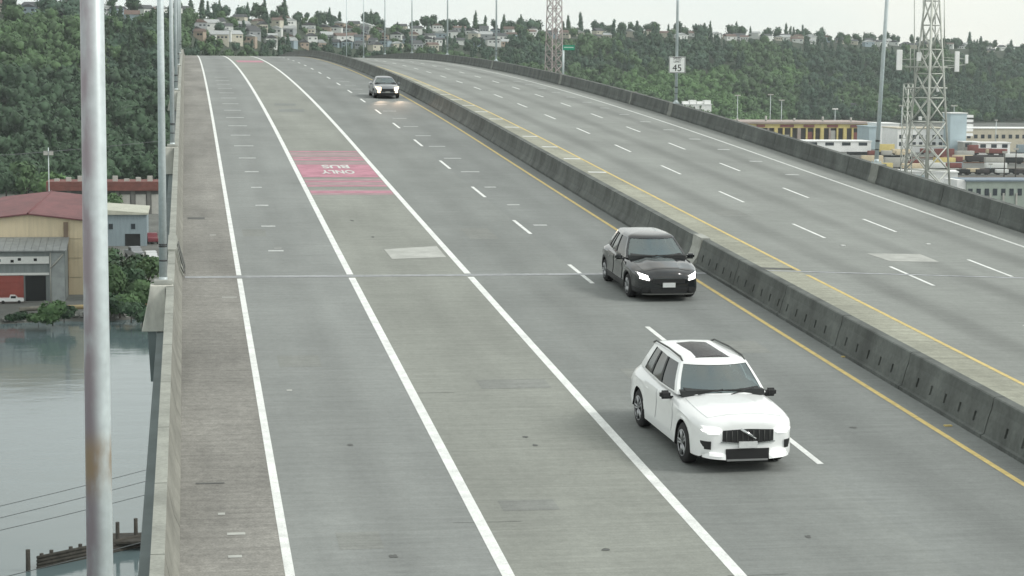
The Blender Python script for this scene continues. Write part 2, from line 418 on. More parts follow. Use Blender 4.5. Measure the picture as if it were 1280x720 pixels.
# median: near run with drain slots in its toe, far run smooth
PM = [(16.0, -.02), (16.0, .08), (16.07, .1), (16.1, .22), (16.1001, .221), (16.155, .43), (16.1551, .431), (16.22, .62), (16.26, .84), (16.29, .86), (16.5, .86), (16.53, .84), (16.58, .6), (16.66, .3), (16.85, .1), (16.85, -.02)]
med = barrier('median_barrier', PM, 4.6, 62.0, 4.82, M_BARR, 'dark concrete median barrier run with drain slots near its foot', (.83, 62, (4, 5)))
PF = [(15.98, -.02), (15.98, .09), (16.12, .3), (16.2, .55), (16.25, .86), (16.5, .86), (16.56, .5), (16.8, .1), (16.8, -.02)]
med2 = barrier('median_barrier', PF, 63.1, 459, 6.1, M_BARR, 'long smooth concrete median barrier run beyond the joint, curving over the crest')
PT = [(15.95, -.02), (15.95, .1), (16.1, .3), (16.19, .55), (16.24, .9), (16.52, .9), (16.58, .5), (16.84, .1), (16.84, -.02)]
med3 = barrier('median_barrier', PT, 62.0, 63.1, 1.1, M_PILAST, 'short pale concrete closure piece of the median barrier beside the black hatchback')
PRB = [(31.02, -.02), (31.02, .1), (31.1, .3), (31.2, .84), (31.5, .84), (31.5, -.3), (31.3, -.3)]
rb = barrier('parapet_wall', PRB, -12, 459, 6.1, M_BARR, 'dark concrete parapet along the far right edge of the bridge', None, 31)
for s in (88, 127.5, 139.3, 166.5, 205):
    bm = bmesh.new()
    wd = .5 if s != 139.3 else .22
    q = [(30.99, .02), (31.0, .12), (31.08, .32), (31.17, .87), (31.53, .87), (31.53, -.3)]
    v = [bm.verts.new((x, t, zroad(31, t) + z)) for t in (s - wd, s + wd) for x, z in q]; k = len(q)
    for i in range(k): bm.faces.new((v[i], v[(i+1) % k], v[k + (i+1) % k], v[k+i]))
    bm.faces.new(v[:k][::-1]); bm.faces.new(v[k:]); fixn(bm); obj('pilaster', bm, mat('pilaster_dull', (.2, .21, .19), .8, var=.15, scale=4), rb)
# left parapet: inner dull face, pale coping, outer ledge
PLB = [(-.17, -.02), (-.17, .08), (-.26, .28), (-.37, .8), (-.40, .805), (-.55, .805), (-.56, .8), (-.56, -.02)]
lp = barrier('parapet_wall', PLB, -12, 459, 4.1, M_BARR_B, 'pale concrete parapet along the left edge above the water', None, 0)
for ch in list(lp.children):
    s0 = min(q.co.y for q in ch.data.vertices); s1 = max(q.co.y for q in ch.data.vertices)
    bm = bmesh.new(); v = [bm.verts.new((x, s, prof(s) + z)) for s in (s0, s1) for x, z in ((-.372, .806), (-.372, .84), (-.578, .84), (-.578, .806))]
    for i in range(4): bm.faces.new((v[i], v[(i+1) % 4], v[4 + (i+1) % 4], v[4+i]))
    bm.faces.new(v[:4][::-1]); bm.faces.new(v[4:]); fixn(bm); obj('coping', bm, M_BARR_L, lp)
# joint cover on the parapet
bm = bmesh.new()
q = [(-.13, .1), (-.22, .3), (-.34, .9), (-.6, .9), (-.6, .05)]
v = [bm.verts.new((x, t, prof(t) + z)) for t in (60.2, 63.4) for x, z in q]; k = len(q)
for i in range(k): bm.faces.new((v[i], v[(i+1) % k], v[k + (i+1) % k], v[k+i]))
bm.faces.new(v[:k][::-1]); bm.faces.new(v[k:]); fixn(bm); obj('joint_cover', bm, M_BARR_L, lp)
bm = bmesh.new()
for a_, b_ in ((60.5, 61.0), (61.6, 62.3)):
    v = [bm.verts.new((x, t, prof(t) + z)) for t, x, z in ((a_, -.10, .1), (b_, -.10, .1), (b_, -.30, .86), (a_, -.30, .86))]; bm.faces.new(v)
    ww = bmesh.ops.extrude_face_region(bm, geom=bm.faces[:][-1:]); bmesh.ops.translate(bm, vec=(.02, 0, .005), verts=[g for g in ww['geom'] if isinstance(g, bmesh.types.BMVert)])
obj('cover_plate', fixn(bm), M_STAIN, lp)

# ------------------------------------------------------------------ lamp posts and signs
def lamp_post(x, s, base, side, label, group, bracket=True, arm=True, r=.107, hgt=11.5, rust=False):
    z0 = zroad(x if x < 10 else 31, s) + base
    t = empty('street_lamp', (x, s, z0)); tag(t, label, 'street lamp', group)
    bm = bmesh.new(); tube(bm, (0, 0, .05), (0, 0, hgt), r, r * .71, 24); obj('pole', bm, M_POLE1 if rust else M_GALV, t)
    bm = bmesh.new(); box(bm, (-.19, -.19, 0), (.19, .19, .06))
    for a_ in (-.14, .14):
        for b_ in (-.14, .14): tube(bm, (a_, b_, .06), (a_, b_, .13), .025, n=6)
    tube(bm, (0, 0, .06), (0, 0, .2), r * 1.25, r * 1.02, 16); obj('base_plate', bm, M_GALV, t)
    bm = bmesh.new(); pts = [(0, 0, hgt - .1), (-side * .7, 0, hgt + .55), (-side * 1.8, 0, hgt + .85), (-side * 2.6, 0, hgt + .9)]
    for p, q in zip(pts, pts[1:]): tube(bm, p, q, .05, n=8)
    obj('arm', bm, M_GALV, t)
    bm = bmesh.new(); xa = -side * 2.6
    tube(bm, (xa, 0, hgt + .9), (xa - side * .75, 0, hgt + .9), .07, .14, 10); tube(bm, (xa - side * .3, 0, hgt + .86), (xa - side * .65, 0, hgt + .8), .1, .09, 8)
    obj('lantern', bm, M_GALV, t)
    for h_ in (.62, 1.0, 1.05):
        bm = bmesh.new(); tube(bm, (0, 0, h_), (0, 0, h_ + .035), r * 1.05, n=20); obj('band', bm, M_RUST if rust else M_BLACK, t)
    if bracket:
        bm = bmesh.new()
        pr_ = [(-.34, -.003), (.27, -.003), (.27, -.06), (.065, -.1), (.065, -1.25), (-.58, -1.25), (-.4, -.4)]
        prism(bm, pr_, 1, -.26, .26); fixn(bm); bmesh.ops.bevel(bm, geom=list(bm.edges), offset=.02, segments=1, affect='EDGES')
        obj('bracket', bm, mat('bracket_concrete', (.52, .52, .47), .8, var=.25, scale=2.5, stretch=(1, 1, .4)), t)
        bm = bmesh.new(); prism(bm, [(-.42, -1.25), (-.2, -1.25), (-.15, -2.6), (-.35, -2.6)], 1, -.2, .2); obj('bracket_rib', fixn(bm), M_FASCIA, t)
        boxo('plinth', (-.24, -.22, .0), (.24, .22, .13), M_PILAST, t, .015)
    return t
GL = 'street lamps along the left parapet'
ordl = ['nearest and widest street lamp post with rust marks, in front of the river', 'street lamp post on flared concrete bracket beside the parapet joint', 'third street lamp post along the left parapet, pale bracket level with the red bus marking']
for i, s in enumerate((14.7, 54.0, 93.5, 133, 172.5, 212, 251)):
    lab = ordl[i] if i < 3 else f'thin grey street lamp post, {["fourth", "fifth", "sixth", "seventh"][i - 3]} along the left parapet'
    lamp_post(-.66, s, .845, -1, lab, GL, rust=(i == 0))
GR = 'street lamps along the right parapet'
for i, s in enumerate((88.4, 127.0, 204, 243, 282, 321, 360, 399)):
    lab = ['tall leaning street lamp post left of the lattice telecom tower', 'tall thin lamp post carrying the white speed limit sign', 'distant street lamp post left of the green sign, last before the crest'][i] if i < 3 else f'small distant street lamp post, {["fourth", "fifth", "sixth", "seventh", "farthest"][i - 3]} along the right parapet'
    lp_ = lamp_post(31.36, s, .85, 1, lab, GR, bracket=False, r=.1, hgt=13.5)
    if i == 0: lp_.rotation_euler = (0, R(2.2), 0)
    bm = bmesh.new(); box(bm, (31.505, s - .3, zroad(31, s) - .5), (31.75, s + .3, zroad(31, s) + .84)); obj('pole_plinth', fixn(bm), M_FASCIA, rb)
# speed limit sign on the second right pole
def sign(name, px, py, Y, wd, ht, label, face_m, frame=None):
    c = aty(px, py, Y); t = empty(name, c); t.rotation_euler = (0, 0, R(-6)); tag(t, label, 'sign')
    bm = bmesh.new(); box(bm, (-wd/2, 0, -ht/2), (wd/2, .02, ht/2)); obj('sign_plate', bm, face_m, t); return t
M_SIGNW = mat('sign_white', (.78, .8, .78), .5, var=.06, scale=8); M_SIGNG = mat('sign_green', (.03, .27, .17), .45, var=.1, scale=6)
t = sign('speed_limit_sign', 846.5, 81, 126.78, 1.07, 1.05, 'white speed limit sign reading 45 on a lamp post', M_SIGNW)
for txt, z, sz in (('SPEED', .4, .2), ('LIMIT', .2, .2), ('45', -.22, .62)):
    me = text_mesh(txt, sz, .004); me.transform(Matrix.Translation((0, -.008, z)) @ Matrix.Rotation(R(90), 4, 'X')); obj('sign_lettering', me, M_BLACK, t)
bm = bmesh.new()
for a_, b_ in (((-.51, -.01, -.5), (.51, 0, -.475)), ((-.51, -.01, .475), (.51, 0, .5)), ((-.51, -.01, -.475), (-.485, 0, .475)), ((.485, -.01, -.475), (.51, 0, .475))): box(bm, a_, b_)
obj('sign_border', bm, M_BLACK, t)
t = sign('road_name_sign', 711, 59.5, 166.5, .98, .42, 'small green road sign on a short grey post behind right parapet', M_SIGNG)
bm = bmesh.new(); box(bm, (-.4, -.006, -.02), (.4, -.002, .06)); obj('sign_stripe', bm, mat('sign_pale', (.45, .62, .52), .5), t)
zb = zroad(31, 166.5) + .25 - t.location.z
bm = bmesh.new(); tube(bm, (-.45, .1, zb), (-.45, .1, .21), .1, .09, 10); obj('post', bm, M_GALV, t)
bm = bmesh.new(); box(bm, (-.7, -.1, zb - .1), (-.2, .4, zb)); box(bm, (-.36, .03, -.1), (.1, .07, .1)); obj('post_base', bm, M_GALV, t)

# ------------------------------------------------------------------ cars
M_GLASS = mat('car_glass', (.05, .095, .1), .06, 0, spec=.8)
def car_glass(name, tint, g0):
    m = bpy.data.materials.new(name); m.use_nodes = True; t = m.node_tree; t.nodes.clear(); MATS[name] = m
    o = t.nodes.new('ShaderNodeOutputMaterial'); mx_ = t.nodes.new('ShaderNodeMixShader'); tr_ = t.nodes.new('ShaderNodeBsdfTransparent'); gl_ = t.nodes.new('ShaderNodeBsdfGlossy'); lw = t.nodes.new('ShaderNodeLayerWeight')
    tr_.inputs['Color'].default_value = (*tint, 1); gl_.inputs['Color'].default_value = (.8, .92, .93, 1); gl_.inputs['Roughness'].default_value = .04; lw.inputs['Blend'].default_value = .35
    r = t.nodes.new('ShaderNodeMapRange'); r.inputs[3].default_value = g0; r.inputs[4].default_value = 1; t.links.new(lw.outputs['Fresnel'], r.inputs[0]); t.links.new(r.outputs[0], mx_.inputs[0]); t.links.new(tr_.outputs[0], mx_.inputs[1]); t.links.new(gl_.outputs[0], mx_.inputs[2]); t.links.new(mx_.outputs[0], o.inputs['Surface']); return m
M_WSCREEN = car_glass('windscreen_glass', (.5, .68, .7), .2)
M_GLASS_D = mat('car_glass_dark', (.012, .018, .02), .08, 0, spec=.7)
M_PW = mat('car_paint_white', (.78, .8, .8), .28, 0, coat=.6)
M_PB = mat('car_paint_black', (.01, .012, .014), .16, 0, coat=.8)
M_PG = mat('car_paint_grey', (.2, .215, .23), .3, .35, coat=.7)
M_LAMP_W = mat('headlamp_glow', (.9, .9, .88), .2, emit=(1, .98, .93), estr=4.5)
M_LAMP_Y = mat('headlamp_glow_warm', (.9, .88, .8), .2, emit=(1, .78, .5), estr=1.9)
M_LAMP_S = mat('headlamp_glow_soft', (.75, .77, .77), .15, emit=(1, 1, .97), estr=.35)
M_LAMP_R = mat('tail_lamp_red', (.25, .01, .01), .2)
M_CHROME = mat('chrome_trim', (.6, .62, .63), .18, 1)
M_PLATE = mat('licence_plate', (.6, .62, .62), .5, var=.06, scale=20)

def build_car(name, sp, label, loc, rx, rz=0):
    Lh = sp['L'] / 2; W = sp['W'] / 2; P = sp['paint']
    root = empty(name, loc, (rx, 0, rz)); tag(root, label, 'car')
    ky = lambda key, y: float(np.interp(y, [q[0] for q in sp[key]], [q[1] for q in sp[key]]))
    ys = sorted(set([round(v_, 3) for v_ in np.concatenate([-Lh + np.array([0, .015, .04, .07, .11, .16, .22, .29]), np.arange(-Lh + .33, Lh - .3, .06), Lh - np.array([0, .015, .04, .08, .13, .19, .26])])]))
    ax = sp['axles']; AR = sp['arch']; az = sp['tyre'] - .01
    # body shell: lofted half ring mirrored
    def ring(y):
        w_ = ky('w', y) * W; zt = ky('top', y); zb = ky('bot', y); sh = min(ky('sh', y), zt - .04); cr_ = sp.get('crown', .05)
        zo = zb
        for a_ in ax:
            if abs(y - a_) < AR: zo = max(zo, az + math.sqrt(AR * AR - (y - a_) ** 2))
        zo2 = max(zb + .05, zo)
        mid = lambda q: zo2 + (sh - zo2) * q
        fl = 0
        for a_ in ax: fl = max(fl, .022 * math.exp(-((y - a_) / (AR * 1.0)) ** 2))
        k = w_ + fl * (w_ > .85 * W)
        return [(0, zo), (.55 * k, zo), (.9 * k, zo), (.985 * k, zo2), (1.0 * k, mid(.25)), (.985 * k, mid(.5)), (.978 * k, mid(.68)), (.99 * k, mid(.86)), (.965 * k, sh), (.9 * k, sh + (zt - sh) * .45), (.78 * k, sh + (zt - sh) * .8), (.6 * k, zt), (.42*k, zt + cr_ * .35), (.4*k, zt + cr_ * .5), (0, zt + cr_ * .6)]
    rings = [ring(y) for y in ys]; n = len(rings[0]); N = 2 * n - 2
    v = []; f = []; mi = []
    for y, r_ in zip(ys, rings):
        full = [(x, z) for x, z in r_] + [(-x, z) for x, z in r_[-2:0:-1]]
        for x, z in full: v.append((x, y, z))
    for i in range(len(ys) - 1):
        for j in range(N):
            f.append((i*N+j, i*N+(j+1) % N, (i+1)*N+(j+1) % N, (i+1)*N+j))
            jj = j if j < n - 1 else N - 1 - j
            mi.append(1 if jj < 3 or (jj < 4 and sp.get('cladding')) else 0)
    f.append(tuple(range(N))[::-1]); mi.append(0)
    f.append(tuple((len(ys)-1)*N + j for j in range(N))); mi.append(0)
    bm = bmesh.new(); me = pydata(v, f, None, mi); bm.from_mesh(me); fixn(bm)
    obj('body', bm, [P, M_BLACK], root, smooth=38)
    # doors and bonnet follow the shell 5 mm proud
    def skin(nm, ya, yb, ja, jb, side, off, m=P):
        idx = [i for i, y in enumerate(ys) if ya <= y <= yb]; vv = []; ff = []
        for i in idx:
            for j in range(ja, jb + 1):
                x, z = rings[i][j]; vv.append((side * (x + (off if ja < 8 else 0)), ys[i], z + (off if ja >= 8 else 0)))
        k = jb - ja + 1
        for a_ in range(len(idx) - 1):
            for b_ in range(k - 1): ff.append((a_*k+b_, a_*k+b_+1, (a_+1)*k+b_+1, (a_+1)*k+b_))
        bm = bmesh.new(); me = pydata(vv, ff); bm.from_mesh(me)
        if side < 0 or ja >= 8: pass
        fixn(bm); bmesh.ops.solidify(bm, geom=bm.faces[:], thickness=-.004); fixn(bm)
        return obj(nm, bm, m, root, smooth=40)
    d0, d1, d2 = sp['doors']
    for sd_ in (-1, 1):
        for a_, b_ in ((d0, d1 - .03), (d1 + .03, d2)):
            dr = skin('door', a_, b_, 4, 8, sd_, .006)
            yh = b_ - .2; xw = ky('w', yh) * W
            boxo('door_handle', (sd_ * (xw - .01) - .02, yh - .09, sp['sh'][2][1] - .1), (sd_ * (xw - .01) + .02, yh + .09, sp['sh'][2][1] - .07), sp.get('handle', P), dr, .008)
    # bonnet: both halves in one sheet
    idx = [i for i, y in enumerate(ys) if -Lh + .2 <= y <= sp['cowl'] - .04]
    vv = []; ff = []
    for i in idx:
        half = rings[i][10:]
        for x, z in [(-x, z) for x, z in half] + [(x, z) for x, z in half[::-1][1:]]: vv.append((x, ys[i], z + .008))
    k = 9
    for a_ in range(len(idx) - 1):
        for b_ in range(k - 1): ff.append((a_*k+b_, a_*k+b_+1, (a_+1)*k+b_+1, (a_+1)*k+b_))
    bm = bmesh.new(); me = pydata(vv, ff); bm.from_mesh(me); fixn(bm); bmesh.ops.solidify(bm, geom=bm.faces[:], thickness=.006); fixn(bm)
    obj('bonnet', bm, P, root, smooth=50)
    # greenhouse: stacked plan rings, glass cells left open and glazed 10 mm inside
    gh = sp['house']; XF = [-1, -.93, -.62, -.31, 0, .31, .62, .93, 1]; SFR = gh['side']; lev = [0, .06, .35, .65, .93, 1]
    def lerp(a_, b_, t_): return a_ + (b_ - a_) * t_
    def plan(t_):
        hw0, hw1 = gh['hw']; z0, z1 = gh['z']; tt = t_ ** .9
        hw = lerp(hw0, hw1, t_ ** 1.25); yf = lerp(*gh['front'], tt); yr = lerp(*gh['rear'], tt); z = lerp(z0, z1, t_)
        pts = []
        for q in XF: pts.append((q * hw, yf + gh['bulge'] * q * q, z))
        yfa, yra = yf + gh['bulge'], yr - .1
        for q in SFR[1:-1]:
            tap = 1 - .035 * (2 * q - .9) ** 2 - gh.get('taper', 0) * max(0, q - .45) ** 1.5
            pts.append((hw * tap / (1 - .035 * .81) if q < .5 else hw * tap, lerp(yfa, yra, q), z))
        tr = (1 - .035 * (1.1) ** 2 - gh.get('taper', 0) * .55 ** 1.5)
        for q in XF[::-1]: pts.append((q * hw * tr, yr - .1 * q * q, z))
        for q in SFR[1:-1][::-1]:
            tap = 1 - .035 * (2 * q - .9) ** 2 - gh.get('taper', 0) * max(0, q - .45) ** 1.5
            pts.append((-(hw * tap / (1 - .035 * .81) if q < .5 else hw * tap), lerp(yfa, yra, q), z))
        return pts
    ring_p = [plan(t_) for t_ in lev]; K = len(ring_p[0]); nF = 8; nS = len(SFR) - 1
    def cell(j):
        if j < nF: return ('F', j)
        if j < nF + nS: return ('S', j - nF, 1)
        if j < 2 * nF + nS: return ('B', j - nF - nS)
        return ('S', nS - 1 - (j - 2 * nF - nS), -1)
    vv = [p for r_ in ring_p for p in r_]; ff = []; gl = {}; fm = []
    for i in range(len(lev) - 1):
        for j in range(K):
            q = (i*K+j, i*K+(j+1) % K, (i+1)*K+(j+1) % K, (i+1)*K+j); c = cell(j); g = None
            if 1 <= i <= 3:
                if c[0] == 'F' and 1 <= c[1] <= 6: g = 'windscreen'
                elif c[0] == 'B' and 1 <= c[1] <= 6: g = 'rear_window'
                elif c[0] == 'S' and c[1] in gh['glass']: g = ('side_window', gh['glass'][c[1]], c[2])
            if g: gl.setdefault(g, []).append(q)
            else: ff.append(q); fm.append(1 if (c[0] == 'S' and 0 < c[1] < nS - 1 and i in (1, 2, 3)) else 0)
    # roof cap
    top = ring_p[-1]; cx = 0; cy = (min(p[1] for p in top) + max(p[1] for p in top)) / 2; base = len(vv); prev = [(len(lev) - 1) * K + j for j in range(K)]
    for sc_, dz in ((.94, .03), (.8, .055), (.5, .075), (.2, .085)):
        cur = []
        for p in top: vv.append((p[0] * sc_, cy + (p[1] - cy) * sc_, p[2] + dz)); cur.append(len(vv) - 1)
        for j in range(K): ff.append((prev[j], prev[(j+1) % K], cur[(j+1) % K], cur[j]))
        prev = cur
    ff.append(tuple(prev)); fm += [0] * (len(ff) - len(fm))
    bm = bmesh.new(); me = pydata(vv, ff, None, fm); bm.from_mesh(me); fixn(bm)
    obj('roof', bm, [P, M_BLACK], root, smooth=42)
    zc = sum(gh['z']) / 2; ctr = Vector((0, cy, zc - .2))
    for g, qs in gl.items():
        used = {}; vs2 = []; fs2 = []
        for q in qs:
            fq = []
            for idx_ in q:
                if idx_ not in used:
                    p = Vector(vv[idx_]); dirn = Vector((p.x * .9 if (g != 'windscreen' and g != 'rear_window') else 0, (p.y - cy) * (1 if g in ('windscreen', 'rear_window') else 0), .12)); dirn.normalize()
                    used[idx_] = len(vs2); vs2.append(p - dirn * .012)
                fq.append(used[idx_])
            fs2.append(tuple(fq))
        bm = bmesh.new(); me = pydata(vs2, fs2); bm.from_mesh(me)
        for fc in bm.faces:
            if (fc.calc_center_median() - ctr).dot(fc.normal) < 0: fc.normal_flip()
        nm = g if isinstance(g, str) else 'side_window'
        obj(nm, bm, sp['glass'] if nm == 'windscreen' else sp.get('glass2', M_GLASS_D), root, smooth=60)
    # cabin behind the glass: dark floor at the belt, dashboard, seats, wheel, driver's side empty seat shapes
    M_CAB = mat('cabin_dark', (.03, .033, .034), .85); M_SEAT = mat('seat_grey', (.1, .11, .11), .85, var=.1, scale=6)
    it = empty('interior'); it.parent = root; z0 = gh['z'][0]; h0 = gh['hw'][0] * .93
    yfr = gh['front'][0] + gh['bulge'] * .35
    bm = bmesh.new(); box(bm, (-h0, yfr + .02, z0 - .03), (h0, .7, z0 + .075)); box(bm, (-h0 * .8, .7, z0 - .03), (h0 * .8, gh['rear'][0] - .3, z0 + .07)); obj('cabin_floor', bm, M_CAB, it)
    bm = bmesh.new(); prism(bm, [(yfr + .02, z0 + .08), (yfr + .5, z0 + .14), (yfr + .62, z0 + .08)], 0, -h0 * .9, h0 * .9); obj('dashboard', fixn(bm), M_CAB, it)
    for sx in (-1, 1):
        for yy2 in (.25, 1.15):
            bm = bmesh.new(); box(bm, (sx * .36 - .23, yy2, z0 + .05), (sx * .36 + .23, yy2 + .14, z0 + .24)); box(bm, (sx * .36 - .12, yy2 + .03, z0 + .24), (sx * .36 + .12, yy2 + .12, z0 + .4)); bmesh.ops.bevel(bm, geom=list(bm.edges), offset=.03, segments=2, affect='EDGES'); obj('seat', bm, M_SEAT, it, smooth=50)
    bm = bmesh.new()
    for q in range(14):
        t_, t2 = q / 14 * 2 * math.pi, (q + 1) / 14 * 2 * math.pi
        tube(bm, (.36 + .17 * math.cos(t_), yfr + .72 - .06 * math.sin(t_), z0 + .1 + .15 * math.sin(t_)), (.36 + .17 * math.cos(t2), yfr + .72 - .06 * math.sin(t2), z0 + .1 + .15 * math.sin(t2)), .016, n=5)
    obj('steering_wheel', bm, M_CAB, it)
    bm = bmesh.new()
    for x_ in (-.5, .12):
        yb_ = gh['front'][0] + gh['bulge'] * (x_ / gh['hw'][0]) ** 2
        tube(bm, (x_, yb_ - .015, z0 + .02), (x_ + .48, gh['front'][0] + gh['bulge'] * ((x_ + .48) / gh['hw'][0]) ** 2 + .06, z0 + .1), .011, n=5)
    obj('wiper', bm, M_BLACK, root)
    bm = bmesh.new(); box(bm, (-.11, gh['front'][1] - .02, gh['z'][1] - .1), (.11, gh['front'][1] + .02, gh['z'][1] - .04)); obj('rear_view_mirror', bm, M_CAB, it)
    # things that follow the nose
    wy = [(ky('w', y) * W, y) for y in ys if y < -Lh + .9]
    def nose(x):
        return float(np.interp(abs(x) / .97, [q[0] for q in wy], [q[1] for q in wy]))
    def plate(nm, x0, x1, zlo, zhi, m, out=.012, parent=root, nx=10, lean=0.0, dz=0):
        vv = []; ff = []
        for i in range(nx + 1):
            x = x0 + (x1 - x0) * i / nx; a_ = zlo(x) if callable(zlo) else zlo; b_ = zhi(x) if callable(zhi) else zhi
            for z, o_ in ((a_, out), (b_, out - lean * (b_ - a_)), (b_, out - .06 - lean * (b_ - a_)), (a_, out - .06)): vv.append((x, nose(x) - o_, z))
        for i in range(nx):
            for j in range(4): ff.append((i*4+j, i*4+(j+1) % 4, (i+1)*4+(j+1) % 4, (i+1)*4+j))
        ff.append((0, 1, 2, 3)); ff.append(tuple(nx*4 + j for j in range(4)))
        bm = bmesh.new(); me = pydata(vv, ff); bm.from_mesh(me); fixn(bm)
        return obj(nm, bm, m, parent, smooth=40)
    # wheels
    for sd_ in (-1, 1):
        for a_ in ax:
            tr = sp['tyre']; xo = sd_ * (W - .015); wt = .23
            wl = empty('wheel', (xo, a_, tr)); wl.parent = root
            bm = bmesh.new(); prof_ = [(0, tr * .66), (.01, tr * .9), (.035, tr * .985), (.06, tr), (wt - .05, tr), (wt - .02, tr * .97), (wt, tr * .7)]
            A = [[bm.verts.new((-sd_ * d, math.cos(q / 28 * 2 * math.pi) * r_, math.sin(q / 28 * 2 * math.pi) * r_)) for q in range(28)] for d, r_ in prof_]
            for a2, b2 in zip(A, A[1:]):
                for q in range(28): bm.faces.new((a2[q], a2[(q+1) % 28], b2[(q+1) % 28], b2[q]))
            bm.faces.new(A[-1]); fixn(bm); obj('tyre', bm, M_TYRE, wl, smooth=40)
            bm = bmesh.new(); r_ = tr * .66
            tube(bm, (-sd_ * .03, 0, 0), (-sd_ * .06, 0, 0), r_ * .98, n=28, mat=1)
            for q in range(5):
                t_ = q / 5 * 2 * math.pi
                for d in (-.16, .16):
                    a2 = Vector((-sd_ * .012, math.cos(t_ + d * 2.2) * r_ * .2, math.sin(t_ + d * 2.2) * r_ * .2)); b2 = Vector((-sd_ * .006, math.cos(t_ + d) * r_ * .95, math.sin(t_ + d) * r_ * .95))
                    tube(bm, a2, b2, .022, .02, 6)
            tube(bm, (-sd_ * .03, 0, 0), (-sd_ * .002, 0, 0), r_ * .22, n=14)
            for q in range(28):
                t_, t2 = q / 28 * 2 * math.pi, (q + 1) / 28 * 2 * math.pi
                tube(bm, (-sd_ * .004, math.cos(t_) * r_ * .96, math.sin(t_) * r_ * .96), (-sd_ * .004, math.cos(t2) * r_ * .96, math.sin(t2) * r_ * .96), .012, n=5, cap=False)
            obj('rim', bm, [sp.get('rim', M_RIM), M_BLACK], wl)
    # mirrors
    for sd_ in (-1, 1):
        ym = sp['mirror'][0]; zm = sp['mirror'][1]; bm = bmesh.new(); box(bm, (-.1, -.075, -.075), (.1, .06, .075)); bmesh.ops.bevel(bm, geom=list(bm.edges), offset=.04, segments=3, affect='EDGES')
        bmesh.ops.translate(bm, vec=(sd_ * (W + .07), ym, zm), verts=bm.verts); tube(bm, (sd_ * (W - .12), ym, zm - .06), (sd_ * (W + .04), ym, zm - .05), .03, n=8)
        obj('mirror', bm, sp.get('mirror_m', M_BLACK), root, smooth=50)
    return root, plate, nose, skin

# white crossover with a panoramic roof
SUV = dict(L=4.71, W=1.9, paint=M_PW, axles=(-1.47, 1.395), arch=.43, tyre=.365, glass=M_WSCREEN, glass2=M_GLASS_D, cladding=False,
  w=[(-2.355, .66), (-2.34, .74), (-2.3, .82), (-2.2, .895), (-2.05, .945), (-1.8, .975), (-1.2, .99), (0, 1.0), (1.4, .995), (1.9, .97), (2.15, .93), (2.3, .85), (2.355, .74)],
  top=[(-2.355, .84), (-2.33, .9), (-2.27, .945), (-2.1, .985), (-1.6, 1.04), (-.9, 1.09), (-.4, 1.12), (1.9, 1.12), (2.2, 1.1), (2.32, 1.02), (2.355, .9)],
  bot=[(-2.355, .33), (-2.2, .24), (-1.0, .21), (1.2, .22), (2.2, .32), (2.355, .45)],
  sh=[(-2.355, .74), (-2.1, .88), (-1.0, .97), (0, .98), (1.8, 1.0), (2.355, .8)],
  doors=(-.86, .12, 1.0), cowl=-.95, crown=.05, mirror=(-.62, 1.06), handle=M_PW, rim=M_RIM,
  house=dict(hw=(.85, .63), z=(1.1, 1.6), front=(-1.02, -.5), rear=(2.04, 1.72), bulge=.2, taper=.2, side=[0, .05, .2, .34, .38, .5, .63, .67, .78, .86, 1], glass={1: 0, 2: 0, 4: 1, 5: 1, 7: 2, 8: 2}))
def ground_car(x, s): return (x, s, prof(s))
s0 = 38.6
suv, pl, nose, skin = build_car('white_suv', SUV, 'white crossover car with dark sunroof and black grille in the lane beside the dashed line', ground_car(10.27, s0), math.atan(slope(s0)), R(3))
suv.scale = (1.07, 1.08, 1.08)
trap = lambda a, b: (lambda x: a + (b - a) * min(1, abs(x) / .5))
gr_ = pl('grille', -.47, .47, trap(.53, .58), trap(.79, .77), M_BLACK, .015, nx=14, lean=.05)
bm = bmesh.new(); yn = nose(0)
for i in range(9): tube(bm, (-.4 + i * .1, yn - .022, .57), (-.4 + i * .1, yn - .016, .765), .006, n=5)
obj('grille_bar', bm, M_STAIN, gr_)
bm = bmesh.new(); tube(bm, (-.14, yn - .035, .79), (.14, yn - .035, .63), .024, n=8)
obj('grille_emblem', bm, M_CHROME, gr_)
gf = pl('grille_frame', -.5, .5, trap(.5, .555), trap(.525, .575), M_CHROME, .02, nx=14)
for sd_ in (-1, 1):
    hl = pl('headlight', sd_ * .53, sd_ * .86, .7, lambda x: .83 + .05 * (abs(x) - .53), M_LAMP_S, .012, nx=8, lean=.15)
    pl('lamp_bar', sd_ * .5, sd_ * .84, .755, .775, M_LAMP_W, .03, parent=hl, nx=8)
    pl('bumper_intake', sd_ * .68, sd_ * .86, .44, .58, M_BLACK, .03, nx=6)
    fl = pl('fog_light', sd_ * .4, sd_ * .8, lambda x: .25 + .1 * (abs(x) - .4), lambda x: .38 + .12 * (abs(x) - .4), M_PW, .035, nx=8, lean=.3)
    pl('fog_lens', sd_ * .46, sd_ * .7, lambda x: .3 + .1 * (abs(x) - .4), lambda x: .35 + .12 * (abs(x) - .4), M_LAMP_W if sd_ > 0 else M_LAMP_S, .05, parent=fl, nx=6)
pl('lower_intake', -.4, .4, .25, .44, M_BLACK, .012, nx=8)
pl('bumper_lip', -.38, .38, .225, .255, mat('silver_grey_trim', (.2, .21, .21), .5), .03, nx=8)
pt = pl('licence_plate', -.17, .17, .46, .57, M_PLATE, .045, nx=2)
